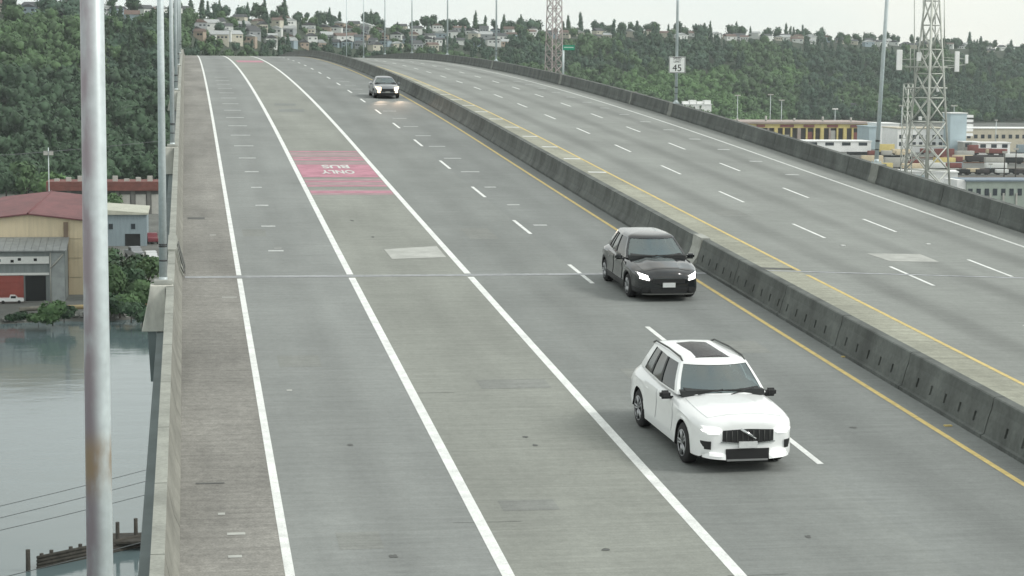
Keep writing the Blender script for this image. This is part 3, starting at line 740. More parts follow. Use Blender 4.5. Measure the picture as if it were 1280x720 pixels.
# sunroof and roof rails
bm = bmesh.new(); vv = []
gx = [-.52, -.26, 0, .26, .52]; gy = [-.25, .15, .5, .85, 1.12]
zr_ = lambda x, y: 1.603 + .085 - .1 * (x / .6) ** 2 * .9 - .05 * ((y - .6) / 1.1) ** 4 + .012
V = [[bm.verts.new((x, y, zr_(x, y))) for x in gx] for y in gy]
for i in range(4):
    for j in range(4): bm.faces.new((V[i][j], V[i][j+1], V[i+1][j+1], V[i+1][j]))
bmesh.ops.solidify(bm, geom=bm.faces[:], thickness=.03); fixn(bm); obj('sunroof', bm, mat('sunroof_glass', (.03, .03, .035), .1), suv, smooth=50)
for sd_ in (-1, 1):
    bm = bmesh.new(); pts = [(.6, -.3, 1.6), (.6, -.15, 1.66), (.6, .6, 1.685), (.585, 1.45, 1.66), (.575, 1.65, 1.6)]
    for a_, b_ in zip(pts, pts[1:]): tube(bm, (sd_ * a_[0], a_[1], a_[2]), (sd_ * b_[0], b_[1], b_[2]), .018, n=8)
    obj('roof_rail', bm, M_STAIN, suv)
    pl2 = bmesh.new(); box(pl2, (sd_ * .52 - .14, 2.3, .75), (sd_ * .52 + .14, 2.362, .98)); obj('tail_light', pl2, M_LAMP_R, suv)

# black hatchback, headlights on
HAT = dict(L=4.45, W=1.77, paint=M_PB, axles=(-1.32, 1.38), arch=.385, tyre=.318, glass=M_WSCREEN, glass2=M_GLASS_D, cladding=True,
  w=[(-2.225, .55), (-2.21, .66), (-2.16, .76), (-2.05, .85), (-1.9, .91), (-1.6, .965), (-1.1, .99), (0, 1.0), (1.4, .99), (1.8, .96), (2.05, .9), (2.18, .8), (2.225, .68)],
  top=[(-2.225, .66), (-2.2, .72), (-2.12, .78), (-1.95, .84), (-1.5, .93), (-1.0, .99), (-.5, 1.02), (1.8, 1.04), (2.1, 1.02), (2.225, .85)],
  bot=[(-2.225, .3), (-2.1, .2), (-1.0, .18), (1.2, .19), (2.1, .28), (2.225, .4)],
  sh=[(-2.225, .58), (-1.9, .76), (-1.0, .9), (0, .92), (1.6, .96), (2.225, .75)],
  doors=(-.72, .25, 1.0), cowl=-1.0, crown=.07, mirror=(-.62, 1.0), mirror_m=M_PB, handle=M_PB, rim=M_RIM,
  house=dict(hw=(.8, .59), z=(.99, 1.49), front=(-1.08, -.42), rear=(1.98, 1.5), bulge=.24, taper=.26, side=[0, .05, .2, .38, .42, .55, .68, .72, .82, .9, 1], glass={1: 0, 2: 0, 4: 1, 5: 1, 7: 2}))
s0 = 58.3
s0 = 57.75
hat, pl, nose, skin = build_car('black_hatchback', HAT, 'black hatchback car with both headlights glowing in the lane beside the median', ground_car(13.5, s0), math.atan(slope(s0)), R(1))
hat.scale = (1.14, 1.09, 1.07)
for sd_ in (-1, 1):
    hb = pl('headlight', sd_ * .5, sd_ * .78, lambda x: .58 + .2 * (abs(x) - .5), lambda x: .695 + .3 * (abs(x) - .5), M_LAMP_W, .025, nx=8, lean=.6)
    pl('headlight_surround', sd_ * .46, sd_ * .83, lambda x: .575 + .22 * (abs(x) - .5), lambda x: .6 + .22 * (abs(x) - .5), M_BLACK, .02, parent=hb, nx=8)
    pl('bumper_intake', sd_ * .52, sd_ * .74, .26, .4, M_BLACK, .012, nx=5)
gr_ = pl('grille', -.42, .42, .5, .62, M_BLACK, .015, nx=8)
pl('grille_trim', -.4, .4, .625, .645, mat('dark_chrome', (.2, .22, .23), .25, 1), .02, parent=gr_, nx=8)
pl('lower_intake', -.46, .46, .24, .38, M_BLACK, .015, nx=8)
pl('licence_plate', -.16, .16, .4, .52, M_PLATE, .045, nx=2)
pl('bumper_lip', -.66, .66, .2, .23, M_STAIN, .02, nx=10)
for sd_ in (-1, 1):
    b2 = bmesh.new(); box(b2, (sd_ * .46 - .1, 2.16, .72), (sd_ * .46 + .1, 2.232, .93)); obj('tail_light', b2, M_LAMP_R, hat)

# distant grey sedan, headlights on
SED = dict(L=4.75, W=1.84, paint=M_PG, axles=(-1.42, 1.4), arch=.385, tyre=.33, glass=M_WSCREEN, glass2=M_GLASS_D, cladding=True,
  w=[(-2.375, .62), (-2.35, .72), (-2.3, .8), (-2.15, .88), (-1.9, .94), (-1.5, .98), (0, 1.0), (1.5, .985), (2.0, .93), (2.3, .82), (2.375, .68)],
  top=[(-2.375, .7), (-2.33, .78), (-2.2, .84), (-1.9, .89), (-1.3, .95), (-.9, .98), (1.3, 1.02), (2.2, 1.0), (2.375, .85)],
  bot=[(-2.375, .32), (-2.2, .22), (-1.0, .19), (1.2, .2), (2.2, .3), (2.375, .42)],
  sh=[(-2.375, .6), (-2.0, .78), (-1.0, .88), (0, .9), (1.6, .93), (2.375, .75)],
  doors=(-.8, .2, 1.0), cowl=-.95, crown=.06, mirror=(-.62, .98), mirror_m=M_PG, handle=M_PG, rim=M_RIM,
  house=dict(hw=(.8, .56), z=(.95, 1.38), front=(-1.15, -.35), rear=(1.95, 1.0), bulge=.2, taper=.15, side=[0, .05, .22, .4, .44, .6, .74, .78, .86, .92, 1], glass={1: 0, 2: 0, 4: 1, 5: 1, 7: 2}))
s0 = 142.6
sed, pl, nose, skin = build_car('grey_sedan', SED, 'distant grey car with warm headlights glowing near the top of the bridge', ground_car(13.86, s0), math.atan(slope(s0)), R(1))
for sd_ in (-1, 1):
    pl('headlight', sd_ * .46, sd_ * .84, .58, lambda x: .82 + .05 * (abs(x) - .5), M_LAMP_Y, .02, nx=6, lean=.2)
    pl('fog_light', sd_ * .52, sd_ * .72, .42, .52, M_LAMP_Y, .02, nx=5)
for sd_ in (-1, 1):                      # the low beams of this car are the only ones that tint the road
    ld = bpy.data.lights.new('headlight_beam', 'SPOT'); ld.energy = 420; ld.color = (1, .72, .5); ld.spot_size = R(26); ld.spot_blend = .8; ld.shadow_soft_size = .1
    lo_ = bpy.data.objects.new('headlight_beam', ld); COL.objects.link(lo_); lo_.parent = sed; lo_.location = (sd_ * .65, -2.45, .68); lo_.rotation_euler = (R(78), 0, R(180))
    lo_.rotation_euler = Vector((0, 1, .085)).to_track_quat('Z', 'Y').to_euler()
pl('grille', -.44, .44, .48, .7, M_BLACK, .015, nx=8); pl('lower_intake', -.6, .6, .24, .42, M_BLACK, .012, nx=8); pl('licence_plate', -.16, .16, .42, .52, mat('plate_dull', (.3, .32, .3), .6), .04, nx=2)

# ------------------------------------------------------------------ water, ground, hills
WZ, GZ = -45.65, -44.0
def lin(xs, ys_): return lambda q: float(np.interp(q, xs, ys_))
PX = [-400, 0, 200, 400, 600, 850, 1000, 1280, 1700]
f_base = lin(PX, [800, 850, 930, 1450, 1500, 1650, 1950, 2060, 2150])
f_rdg = lin(PX, [1430, 1450, 1560, 2050, 2150, 2350, 2500, 2650, 2750])
f_skyy = lin(PX, [10, 14, 20, 30, 40, 43, 48, 62, 70])     # where the ridge stands against the sky, in photo rows
def horizon(px): return 80.5 + (px - 232) * .0088
_ph = [nrg.uniform(0, 6.28) for _ in range(8)]
def wob(x, y):
    return (math.sin(x * .011 + y * .006 + _ph[0]) + math.sin(x * .023 - y * .014 + _ph[1]) * .6 + math.sin(x * .05 + y * .041 + _ph[2]) * .35)
def terrain(x, y):
    px = 232 + 2500 * x / max(y, 200); px = min(max(px, -400), 1700)
    yb, yr = f_base(px), f_rdg(px); zr = CAM_H + (horizon(px) - f_skyy(px)) / 2500 * yr
    t = (y - yb) / (yr - yb)
    if t <= 0: return GZ - .35
    if t < 1:
        k = t * t * (3 - 2 * t) * .55 + .45 * t
        return GZ + (zr - GZ) * k + wob(x, y) * 3.2 * math.sin(math.pi * min(t, 1))
    return zr + (y - yr) * .012 + wob(x, y) * 1.0 * min(1, t - 1)
M_WATER = bpy.data.materials.new('river_water'); M_WATER.use_nodes = True
t = M_WATER.node_tree; b = t.nodes['Principled BSDF']; b.inputs['Base Color'].default_value = (.115, .16, .168, 1); b.inputs['Roughness'].default_value = .07; b.inputs['IOR'].default_value = 1.33
g = t.nodes.new('ShaderNodeNewGeometry'); mpn = t.nodes.new('ShaderNodeMapping'); mpn.inputs['Scale'].default_value = (.5, 1, 1); mpn.inputs['Rotation'].default_value = (0, 0, R(14))
n1 = t.nodes.new('ShaderNodeTexNoise'); n1.inputs['Scale'].default_value = .13; n1.inputs['Detail'].default_value = 7; n1.inputs['Roughness'].default_value = .6
bp = t.nodes.new('ShaderNodeBump'); bp.inputs['Strength'].default_value = .09; bp.inputs['Distance'].default_value = .9
t.links.new(g.outputs['Position'], mpn.inputs['Vector']); t.links.new(mpn.outputs['Vector'], n1.inputs['Vector']); t.links.new(n1.outputs['Fac'], bp.inputs['Height']); t.links.new(bp.outputs['Normal'], b.inputs['Normal'])
wv = obj('water', pydata([(-900, -400, WZ), (1500, -400, WZ), (1500, 700, WZ), (-900, 700, WZ)], [(0, 1, 2, 3)]), M_WATER); tag(wv, kind='structure')
M_YARD = mat('yard_ground', (.11, .115, .105), .9, var=.3, scale=.05, var2=.2, scale2=.6)
M_HILL = mat('hill_soil', (.03, .045, .025), .95, var=.3, scale=.02)
def shore(x): return 433 + (x + 39) * .33 + 3 * math.sin(x * .13) + 1.5 * math.sin(x * .37)
xs = np.concatenate([np.arange(-260, 60, 8), np.arange(60, 500, 40), np.arange(500, 1800, 60)])
rows = [-6, -2, 0, 2.5, 30, 100, 200, 300, 420]
v = []; f = []
for x in xs:
    s_ = shore(min(x, 40))
    for r_ in rows:
        v.append((x, s_ + r_, {-6: WZ - 1.5, -2: WZ - .1, 0: GZ - .7, 2.5: GZ}.get(r_, GZ)))
n = len(rows)
for i in range(len(xs) - 1):
    for j in range(n - 1): f.append((i*n+j, (i+1)*n+j, (i+1)*n+j+1, i*n+j+1))
gr = obj('ground', pydata(v, f), M_YARD); tag(gr, kind='structure')
# hills: one sheet from the flats to beyond the ridge
v = []; f = []; yy = list(np.arange(700, 2000, 24)) + list(np.arange(2000, 3300, 36)); ux = np.arange(-.3, .62, .0125)
for y in yy:
    for u in ux: v.append((u * y, y, terrain(u * y, y) + (.0 if True else 0)))
n = len(ux)
for i in range(len(yy) - 1):
    for j in range(n - 1): f.append((i*n+j, i*n+j+1, (i+1)*n+j+1, (i+1)*n+j))
hl_ = obj('hills', pydata(v, f), [M_HILL, M_YARD], smooth=60); tag(hl_, kind='structure')
for p in hl_.data.polygons:
    p.material_index = 1 if all(hl_.data.vertices[i].co.z < GZ - .3 for i in p.vertices) else 0
def march(px, py, y0=800, y1=3200, dh=0):
    d = pray(px, py); d = d / d.y; prev = y0
    y = y0
    while y < y1:
        z = CAM_H + d.z * y
        if z <= terrain(d.x * y, y) + dh: return Vector((d.x * y, y, terrain(d.x * y, y)))
        y += 6
    return None

# ------------------------------------------------------------------ foliage
M_L = [mat('leaf_dark', (.038, .078, .038), .8, var=.35, scale=.12), mat('leaf_mid', (.062, .118, .045), .8, var=.35, scale=.12), mat('leaf_bright', (.085, .165, .055), .8, var=.3, scale=.12), mat('leaf_blue', (.042, .085, .052), .8, var=.3, scale=.12)]
M_BARK = mat('tree_bark', (.06, .05, .04), .9, var=.3, scale=4)
ICO = None
def ico(sub=1):
    bm = bmesh.new(); bmesh.ops.create_icosphere(bm, subdivisions=sub, radius=1)
    a = np.array([tuple(q.co) for q in bm.verts]); b_ = np.array([[q.index for q in fc.verts] for fc in bm.faces]); bm.free(); return a, b_
IV, IF = ico(1)
def crown_arrays(kind, r, h, nleaf, leaf):
    """foliage: lobed cores covered by many small randomly tilted leaf clumps"""
    V = []; F3 = []; off = 0; lob = []
    if kind == 'round':
        for _ in range(5):
            a = nrg.uniform(0, 6.283); q = nrg.uniform(.15, .5) * r
            lob.append((q * math.cos(a), q * math.sin(a), h * nrg.uniform(.42, .78), r * nrg.uniform(.42, .62), h * nrg.uniform(.18, .27)))
    elif kind == 'cone':
        for q in range(5):
            t_ = q / 5; lob.append((nrg.normal(0, .05) * r, nrg.normal(0, .05) * r, h * (.2 + .72 * t_), r * (1 - t_) * .8 + .12 * r, h * .15))
    else:
        for _ in range(4):
            a = nrg.uniform(0, 6.283); q = nrg.uniform(.2, .6) * r
            lob.append((q * math.cos(a), q * math.sin(a), h * nrg.uniform(.3, .62), r * nrg.uniform(.45, .7), h * nrg.uniform(.25, .38)))
    for cx, cy, cz, rr, rh in lob:
        d = 1 + nrg.normal(0, .14, (len(IV), 1)); p = IV * d * np.array([rr * .86, rr * .86, rh * .86]) + np.array([cx, cy, cz])
        V.append(p); F3.append(IF + off); off += len(p)
    V = np.concatenate(V); F3 = np.concatenate(F3)
    k = nrg.integers(0, len(lob), nleaf); L_ = np.array(lob)[k]
    d = nrg.normal(0, 1, (nleaf, 3)); d[:, 2] += .25; d /= np.linalg.norm(d, axis=1)[:, None]
    c = L_[:, :3] + d * np.stack([L_[:, 3], L_[:, 3], L_[:, 4]], 1) * nrg.uniform(.85, 1.14, (nleaf, 1))
    nrm = d + nrg.normal(0, .5, (nleaf, 3)); nrm /= np.linalg.norm(nrm, axis=1)[:, None]
    a = np.cross(nrm, nrg.normal(0, 1, (nleaf, 3))); a /= np.linalg.norm(a, axis=1)[:, None] + 1e-9; b_ = np.cross(nrm, a)
    s_ = leaf * nrg.uniform(.6, 1.3, (nleaf, 1))
    Q = np.stack([c - a * s_ - b_ * s_ * .7, c + a * s_ - b_ * s_ * .5, c + b_ * s_ * .9], 1).reshape(-1, 3)
    FQ = np.arange(nleaf * 3).reshape(-1, 3) + off
    return np.concatenate([V, Q]), np.concatenate([F3, FQ])
def tri_mesh(V, F, mats, mi=None):
    me = bpy.data.meshes.new('foliage'); me.vertices.add(len(V)); me.vertices.foreach_set('co', V.astype(np.float32).ravel())
    me.loops.add(len(F) * 3); me.loops.foreach_set('vertex_index', F.astype(np.int32).ravel())
    me.polygons.add(len(F)); me.polygons.foreach_set('loop_start', np.arange(0, len(F) * 3, 3, dtype=np.int32)); me.polygons.foreach_set('loop_total', np.full(len(F), 3, dtype=np.int32))
    for m_ in mats: me.materials.append(m_)
    if mi is not None: me.polygons.foreach_set('material_index', mi.astype(np.int32))
    me.update(calc_edges=True); me.validate(); me.polygons.foreach_set('use_smooth', [True] * len(me.polygons)); return me

# houses first, so that the wood leaves them in view
LANDM = [(5, 'the left frame edge'), (60, 'the floodlight pole'), (117, 'the near lamp post'), (203, 'the second lamp post'), (247, 'the left edge line'), (282, 'the first lane line'), (312, 'the far red patch'), (345, 'the bus lane crest'), (378, 'the dashed line crest'), (418, 'the farthest lamp post'), (436, 'the second farthest lamp post'), (457, 'the third farthest lamp post'), (484, 'the grey car'), (518, 'the far right lamp post'), (562, 'the midway far lamp post'), (600, 'the fading parapet'), (622, 'the lone far lamp post'), (655, 'the parapet bend'), (692, 'the radio tower'), (711, 'the green sign'), (745, 'the gap past the green sign'), (787, 'the parapet pilaster'), (820, 'the gap before the speed sign'), (846, 'the speed limit sign'), (880, 'the white depot'), (921, 'the leftmost mill mast'), (962, 'the second mill mast'), (1000, 'the mill roof'), (1043, 'the white topped mast'), (1092, 'the leaning lamp post'), (1125, 'the left antenna panel'), (1162, 'the telecom tower'), (1198, 'the office tower'), (1235, 'the cream offices'), (1275, 'the right frame edge')]
USED = {}
def where_at(px):
    x, nm = min(LANDM, key=lambda q: abs(q[0] - px)); return ('right of ' if px > x + 2.5 else ('left of ' if px < x - 2.5 else 'above ')) + nm
def unique(base, px):
    l = f'{base} {where_at(px)}'
    if l not in USED: USED[l] = 0; return l
    USED[l] += 1; w_ = ['lower ', 'hidden ', 'neighbouring ', 'screened ', 'farther '][min(4, USED[l] - 1)]
    return w_ + l
HOUSES = []
hr = random.Random(21)
def cand(x0, x1, y0, y1, n):
    out = []; tries = 0
    while len(out) < n and tries < 4000:
        tries += 1; px = hr.uniform(x0, x1); py = hr.uniform(*([y0, y1] if not callable(y0) else [y0(px), y1(px)]))
        if any(abs(px - a) < 14 and abs(py - b_) < 5 for a, b_ in out + [(h_[0], h_[1]) for h_ in HOUSES]): continue
        out.append((px, py))
    for q in out: HOUSES.append(q)
HOUSES += [(40, 10), (55, 11), (82, 14), (128, 30), (150, 10), (186, 18), (300, 31), (355, 24), (345, 44), (386, 44), (425, 52), (520, 62), (540, 63), (620, 44), (664, 30), (662, 45), (1013, 42), (1012, 50), (922, 39), (982, 41), (1050, 46), (1086, 42), (1108, 50), (1155, 48), (1209, 55), (1235, 57), (1234, 61), (1272, 60)]
cand(0, 230, lambda x: 8, lambda x: 26, 16)
cand(236, 640, lambda x: 30 + (x - 236) * .03, lambda x: 64 - .04 * abs(x - 480), 70)
cand(640, 900, lambda x: 44, lambda x: 50, 12)
cand(900, 1290, lambda x: f_skyy(x) - 1, lambda x: f_skyy(x) + 7, 40)
M_HW = [mat('house_wall_white', (.62, .64, .62), .8, var=.06, scale=1), mat('house_wall_cream', (.5, .48, .4), .8, var=.06, scale=1), mat('house_wall_grey', (.3, .32, .33), .8, var=.06, scale=1), mat('house_wall_tan', (.36, .29, .23), .8, var=.06, scale=1), mat('house_wall_blue', (.26, .33, .37), .8, var=.06, scale=1)]
M_HR = [mat('house_roof_dark', (.07, .075, .08), .85, var=.2, scale=1), mat('house_roof_brown', (.14, .1, .085), .85, var=.2, scale=1), mat('house_roof_pale', (.36, .38, .38), .8, var=.15, scale=1)]
M_WIN = mat('window_glass', (.03, .04, .05), .15)
WN = ['white', 'cream', 'grey', 'tan', 'pale blue']; RN = ['dark', 'brown', 'pale']
house_pts = []
for i, (px, py) in enumerate(HOUSES):
    P = None
    for dy_ in range(0, 16, 2):
        P = march(px, py + dy_)
        if P is not None: break
    if P is None: continue
    wi = hr.choice([0, 0, 0, 0, 1, 1, 2, 3, 4]); ro = hr.choice([0, 0, 1, 2]); Wd = hr.uniform(8, 13) * (1.15 if P.y > 1900 else .9); Dp = hr.uniform(7, 10); Hh = hr.uniform(4.2, 7.0); Rh = hr.uniform(1.8, 3.2)
    if px in (1013, 1209): wi, Wd, Hh, ro = 0, 16, 7, 2
    t = empty('house', P - Vector((0, 0, .5)), (0, 0, hr.uniform(-.6, .6))); tag(t, unique(f'{WN[wi]} house with {RN[ro]} roof on wooded hill', px), 'house', 'houses along the wooded hilltop')
    bm = bmesh.new(); box(bm, (-Wd/2, -Dp/2, -3), (Wd/2, Dp/2, Hh)); obj('wall', bm, M_HW[wi], t)
    bm = bmesh.new()
    if hr.random() < .6: prism(bm, [(-Dp/2 - .5, Hh - .1), (Dp/2 + .5, Hh - .1), (0, Hh + Rh)], 0, -Wd/2 - .4, Wd/2 + .4)
    else: prism(bm, [(-Wd/2 - .5, Hh - .1), (Wd/2 + .5, Hh - .1), (0, Hh + Rh)], 1, -Dp/2 - .4, Dp/2 + .4)
    obj('roof', fixn(bm), M_HR[ro], t)
    for q in range(3):
        if hr.random() < .75:
            x_ = (q - 1) * Wd * .3; z_ = Hh - 2.2; boxo('window', (x_ - .9, -Dp/2 - .03, z_ - .7), (x_ + .9, -Dp/2 + .05, z_ + .7), M_WIN, t)
    house_pts.append((px, P.y, P.z, project(P)[1]))
hp = np.array(house_pts)

# the far wood: one mass of thousands of crowns, nobody could count it
proto = {}
for kd, r_, h_ in (('round', 6.6, 14.5), ('bush', 7.2, 11.5), ('cone', 3.9, 20)):
    proto[kd] = [crown_arrays(kd, r_, h_, 190, 1.0) for _ in range(5)]
def protob(kd, near): return proto[kd]
VV = []; FF = []; MI = []; off = 0; n_t = 0
y = 840.0
while y < 2900:
    step = 10.5 if y < 1700 else 12.0
    u = -.17 * y
    while u < .47 * y:
        x = u + nrg.uniform(-3.5, 3.5); yy_ = y + nrg.uniform(-3.5, 3.5); u += step
        px = 232 + 2500 * x / yy_
        if px < -120 or px > 1400: continue
        yb, yr = f_base(min(max(px, -400), 1700)), f_rdg(min(max(px, -400), 1700))
        if yy_ < yb - 25 or yy_ > yr + 70: continue
        z = terrain(x, yy_)
        if 262 < px < 470 and yy_ < 1480: continue
        t_ = (yy_ - yb) / (yr - yb)
        npx, npy = project((x, yy_, z + (11 if not 236 < px < 640 else 7)))
        if npy > 205 + (npx < 232) * 12: continue
        # keep a clearing below each house
        dpx = np.abs(hp[:, 0] - px); dy = hp[:, 1] - yy_
        if np.any((dpx < 7.5) & (dy > -8) & (dy < 260) & ((dy < 30) | (npy < hp[:, 3] + (1 if px > 640 else -2.5)))): continue
        # thin out among the houses
        if t_ > .9 and nrg.random() < .45: continue
        if 236 < px < 640 and t_ > .45 and nrg.random() < .12: continue
        cl = wob(x * 1.7 + 300, yy_ * 1.7); q = nrg.random()
        if 640 < px < 1010 and t_ < .5: kd, mi = ('bush', 2) if cl + q > .2 else ('round', 1)
        elif px < 236: kd, mi = ('round', 1 if t_ > .45 else 0) if cl + q > .3 else (('cone', 0) if q < .2 else ('bush', 0 if t_ < .3 else 3))
        else: kd, mi = ('round', 1) if cl + q > .9 else (('cone', 3) if q < .25 else ('round', 3 if q < .6 else 0))
        if t_ > .93: kd = 'bush' if q < .7 else 'round'
        V0, F0 = proto[kd][nrg.integers(0, 5)]
        sc_ = nrg.uniform(.6, 1.35) * (1.0 if t_ < .93 else .42) * (.72 if 236 < px < 640 else 1); a = nrg.uniform(0, 6.283); ca, sa = math.cos(a), math.sin(a)
        P_ = V0 * np.array([sc_, sc_, sc_ * nrg.uniform(.85, 1.15)])
        P_ = np.stack([P_[:, 0] * ca - P_[:, 1] * sa + x, P_[:, 0] * sa + P_[:, 1] * ca + yy_, P_[:, 2] + z - 1], 1)
        VV.append(P_); FF.append(F0 + off); MI.append(np.full(len(F0), mi)); off += len(P_); n_t += 1
    y += step
wood = obj('wooded_hillside', tri_mesh(np.concatenate(VV), np.concatenate(FF), M_L, np.concatenate(MI)), None); tag(wood, 'dense dark green wood covering the far hillsides', 'wood', None, 'stuff')
print('trees in the wood', n_t, 'tris', sum(len(q) for q in FF))

# single trees one can tell apart
def tree(name, P, kind, r_, h_, mi, label, group, nleaf=260, leaf=None):
    t = empty(name, P); tag(t, label, 'tree', group)
    V0, F0 = crown_arrays(kind, r_, h_, nleaf, leaf or r_ * .17); obj('crown', tri_mesh(V0, F0, [M_L[mi]]), None, t)
    bm = bmesh.new(); tube(bm, (0, 0, -1), (0, 0, h_ * .6), .03 * h_, .012 * h_, 7)
    for q in range(4):
        a = q * 1.57 + nrg.uniform(0, 1); tube(bm, (0, 0, h_ * (.25 + .07 * q)), (math.cos(a) * r_ * .5, math.sin(a) * r_ * .5, h_ * (.45 + .07 * q)), .012 * h_, .005 * h_, 5)
    obj('trunk', bm, M_BARK, t); return t
tr = random.Random(5)
sky_trees = []
for px in [258, 276, 300, 318, 338, 352, 371, 395, 410, 414, 452, 460, 512, 528, 546, 556, 580, 596, 612, 636, 650, 668, 700, 722, 745, 763, 778, 800, 822, 838, 860, 885, 917, 935, 945, 968, 980, 996, 1004, 1014, 1018, 1040, 1050, 1062, 1076, 1090, 1104, 1118, 1130, 1138, 1160, 1178, 1192, 1210, 1222, 1244, 1249, 1262, 1275, 20, 70, 95, 140, 170, 215, 222, 240]:
    sky_trees.append(px + tr.uniform(-3, 3))
    if px > 230: sky_trees.append(px + tr.choice([-5, 6, 9, -11]) + tr.uniform(-3, 3))
for px in sky_trees:
    yr = f_rdg(px) + tr.uniform(-10, 60); x = (px - 232) / 2500 * yr; z = terrain(x, yr)
    kd = tr.choice(['cone', 'round', 'round', 'bush', 'bush', 'cone'] if px < 640 or tr.random() < .6 else ['round', 'bush']); hh = tr.uniform(15, 27) if kd == 'cone' else tr.uniform(11, 18)
    nm = {'cone': 'conifer_tree', 'round': 'broadleaf_tree', 'bush': 'spreading_tree'}[kd]
    sz = 'tall' if hh > (19 if kd == 'cone' else 12.5) else 'small'
    tree(nm, (x, yr, z), kd, hh * (.2 if kd == 'cone' else (.36 if kd == 'round' else .5)), hh, tr.choice([0, 0, 3]), unique(f'{sz} {dict(cone="pointed conifer", round="rounded broadleaf", bush="spreading broadleaf")[kd]} on the skyline', px), 'trees along the ridge skyline', 150)

# ------------------------------------------------------------------ left bank: sheds, yard, bushes
def wallbox(name, a, b, m, parent=None): return boxo(name, a, b, m, parent)
M_CREAM = mat('cream_siding', (.62, .53, .37), .8, var=.08, scale=.3, stretch=(6, 6, .3))
M_REDROOF = mat('red_roof', (.15, .055, .058), .75, var=.22, scale=.25, stretch=(1, .3, 1))
M_GREYM = mat('grey_metal_siding', (.22, .25, .25), .6, .2, var=.12, scale=.5, stretch=(5, 5, .5))
M_BLUEG = mat('blue_grey_siding', (.23, .29, .32), .6, .1, var=.1, scale=.4, stretch=(4, 4, .4))
M_REDDOOR = mat('red_door', (.3, .075, .06), .7, var=.1, scale=1)
M_DARK = mat('dark_interior', (.012, .014, .015), .9)
M_TRIM = mat('white_trim', (.68, .7, .68), .6, var=.06, scale=2)
M_BRICK = mat('red_brown_cladding', (.16, .06, .05), .85, var=.2, scale=.4)
M_PALEP = mat('pale_panel', (.4, .4, .37), .8, var=.1, scale=.5)
M_ROOFP = mat('pale_roof', (.42, .43, .36), .8, var=.12, scale=.3)
t = empty('warehouse', (-36.4, 473, GZ)); tag(t, 'cream gabled warehouse with dark red metal roof on the river bank', 'warehouse')
W2, HE, HA, DP = 12.4, 17.2, 18.6, 82
bm = bmesh.new(); prism(bm, [(-W2, -1), (W2, -1), (W2, HE), (0, HA), (-W2, HE)], 1, 0, DP); obj('wall', fixn(bm), M_CREAM, t)
for sg in (-1, 1):                                  # standing-seam roof sheets
    nsh = 16
    for k in range(nsh):
        y0 = -.8 + k * (DP + 1.6) / nsh; y1 = y0 + (DP + 1.6) / nsh - .12
        bm = bmesh.new(); prism(bm, [(0, HA + .12), (sg * (W2 + .7), HE + .02), (sg * (W2 + .7), HE + .3), (0, HA + .42)], 1, y0, y1); obj('roof_sheet', fixn(bm), M_REDROOF, t)
bm = bmesh.new(); tube(bm, (0, -.8, HA + .42), (0, DP + .8, HA + .42), .22, n=8); obj('ridge_cap', bm, M_REDROOF, t)
boxo('downpipe', (8.0, -.5, 0), (9.0, -.01, HE - .3), mat('brown_pipe', (.2, .15, .11), .8, var=.1, scale=1), t)
for zz in (4, 8.5, 13): boxo('siding_joint', (9.1, -.06, zz), (11.9, -.005, zz + .12), mat('siding_joint_tan', (.33, .28, .2), .8), t)  # horizontal joints in a darker tan than the siding
t2 = empty('lean_to_shed', (-35.9, 461, GZ)); tag(t2, 'grey lean-to shed with white fascia, red door and dark opening before the warehouse', 'shed')
bm = bmesh.new(); prism(bm, [(0, -1), (11.6, -1), (11.6, 13.2), (0, 11.4)], 0, -9.5, 8.4); obj('wall', fixn(bm), M_GREYM, t2)
for k in range(12):
    x0 = -9.9 + k * 1.56; bm = bmesh.new(); prism(bm, [(-.9, 11.25), (11.8, 13.25), (11.8, 13.5), (-.9, 11.5)], 0, x0, x0 + 1.5); obj('roof_sheet', fixn(bm), mat('grey_roof_sheet', (.26, .28, .28), .55, .2, var=.15, scale=.6), t2)
boxo('fascia_board', (-9.4, -.5, 8.5), (4.9, -.02, 10.1), M_TRIM, t2)
for x, z_ in ((-6.1, 9.0), (-3.2, 8.8), (-1.6, 9.2), (1.9, 9.1)): boxo('fascia_vent', (x - .35, -.56, z_), (x + .35, -.51, z_ + .6), M_DARK, t2)
boxo('lintel', (-9.4, -.4, 5.9), (4.9, -.02, 6.4), M_TRIM, t2)
boxo('red_door', (-6.6, -.22, 0), (-.8, -.01, 5.8), M_REDDOOR, t2)
for z_ in (1.4, 2.8, 4.2): boxo('door_rib', (-6.6, -.3, z_), (-.8, -.225, z_ + .12), M_REDDOOR, t2)
boxo('doorway', (-.4, -.2, 0), (4.1, -.01, 5.7), M_DARK, t2)
boxo('side_panel', (4.95, -.3, 0), (8.3, -.01, 11.0), mat('pale_grey_panel', (.3, .33, .33), .7, var=.15, scale=.5), t2)
bm = bmesh.new(); tube(bm, (5.2, -.45, 7.4), (8.0, -.45, 10.6), .16, n=6); tube(bm, (5.2, -.45, 0), (5.2, -.45, 11), .13, n=6); obj('brace', bm, M_PALEP, t2)
boxo('white_annex', (-12.6, -.8, 4.0), (-8.2, .9, 7.4), M_TRIM, t2)
t3 = empty('boat_shed', (-21.5, 600, GZ)); tag(t3, 'blue grey metal shed with pale flat roof behind the near lamp post', 'shed')
boxo('wall', (-9.5, 0, -1), (9.5, 30, 9.3), M_BLUEG, t3)
bm = bmesh.new(); prism(bm, [(-10, 9.3), (10, 9.3), (10, 9.8), (-10, 11.3)], 1, -.7, 31); obj('roof', fixn(bm), M_ROOFP, t3)
for x in (-6, -1.5, 5): boxo('window', (x, -.1, 5), (x + 1.2, -.005, 6.6), M_WIN, t3)
boxo('doorway', (-7, -.1, 0), (-3, -.004, 3.6), M_DARK, t3); boxo('doorway', (3.2, -.1, 0), (7.6, -.004, 3.6), M_DARK, t3)
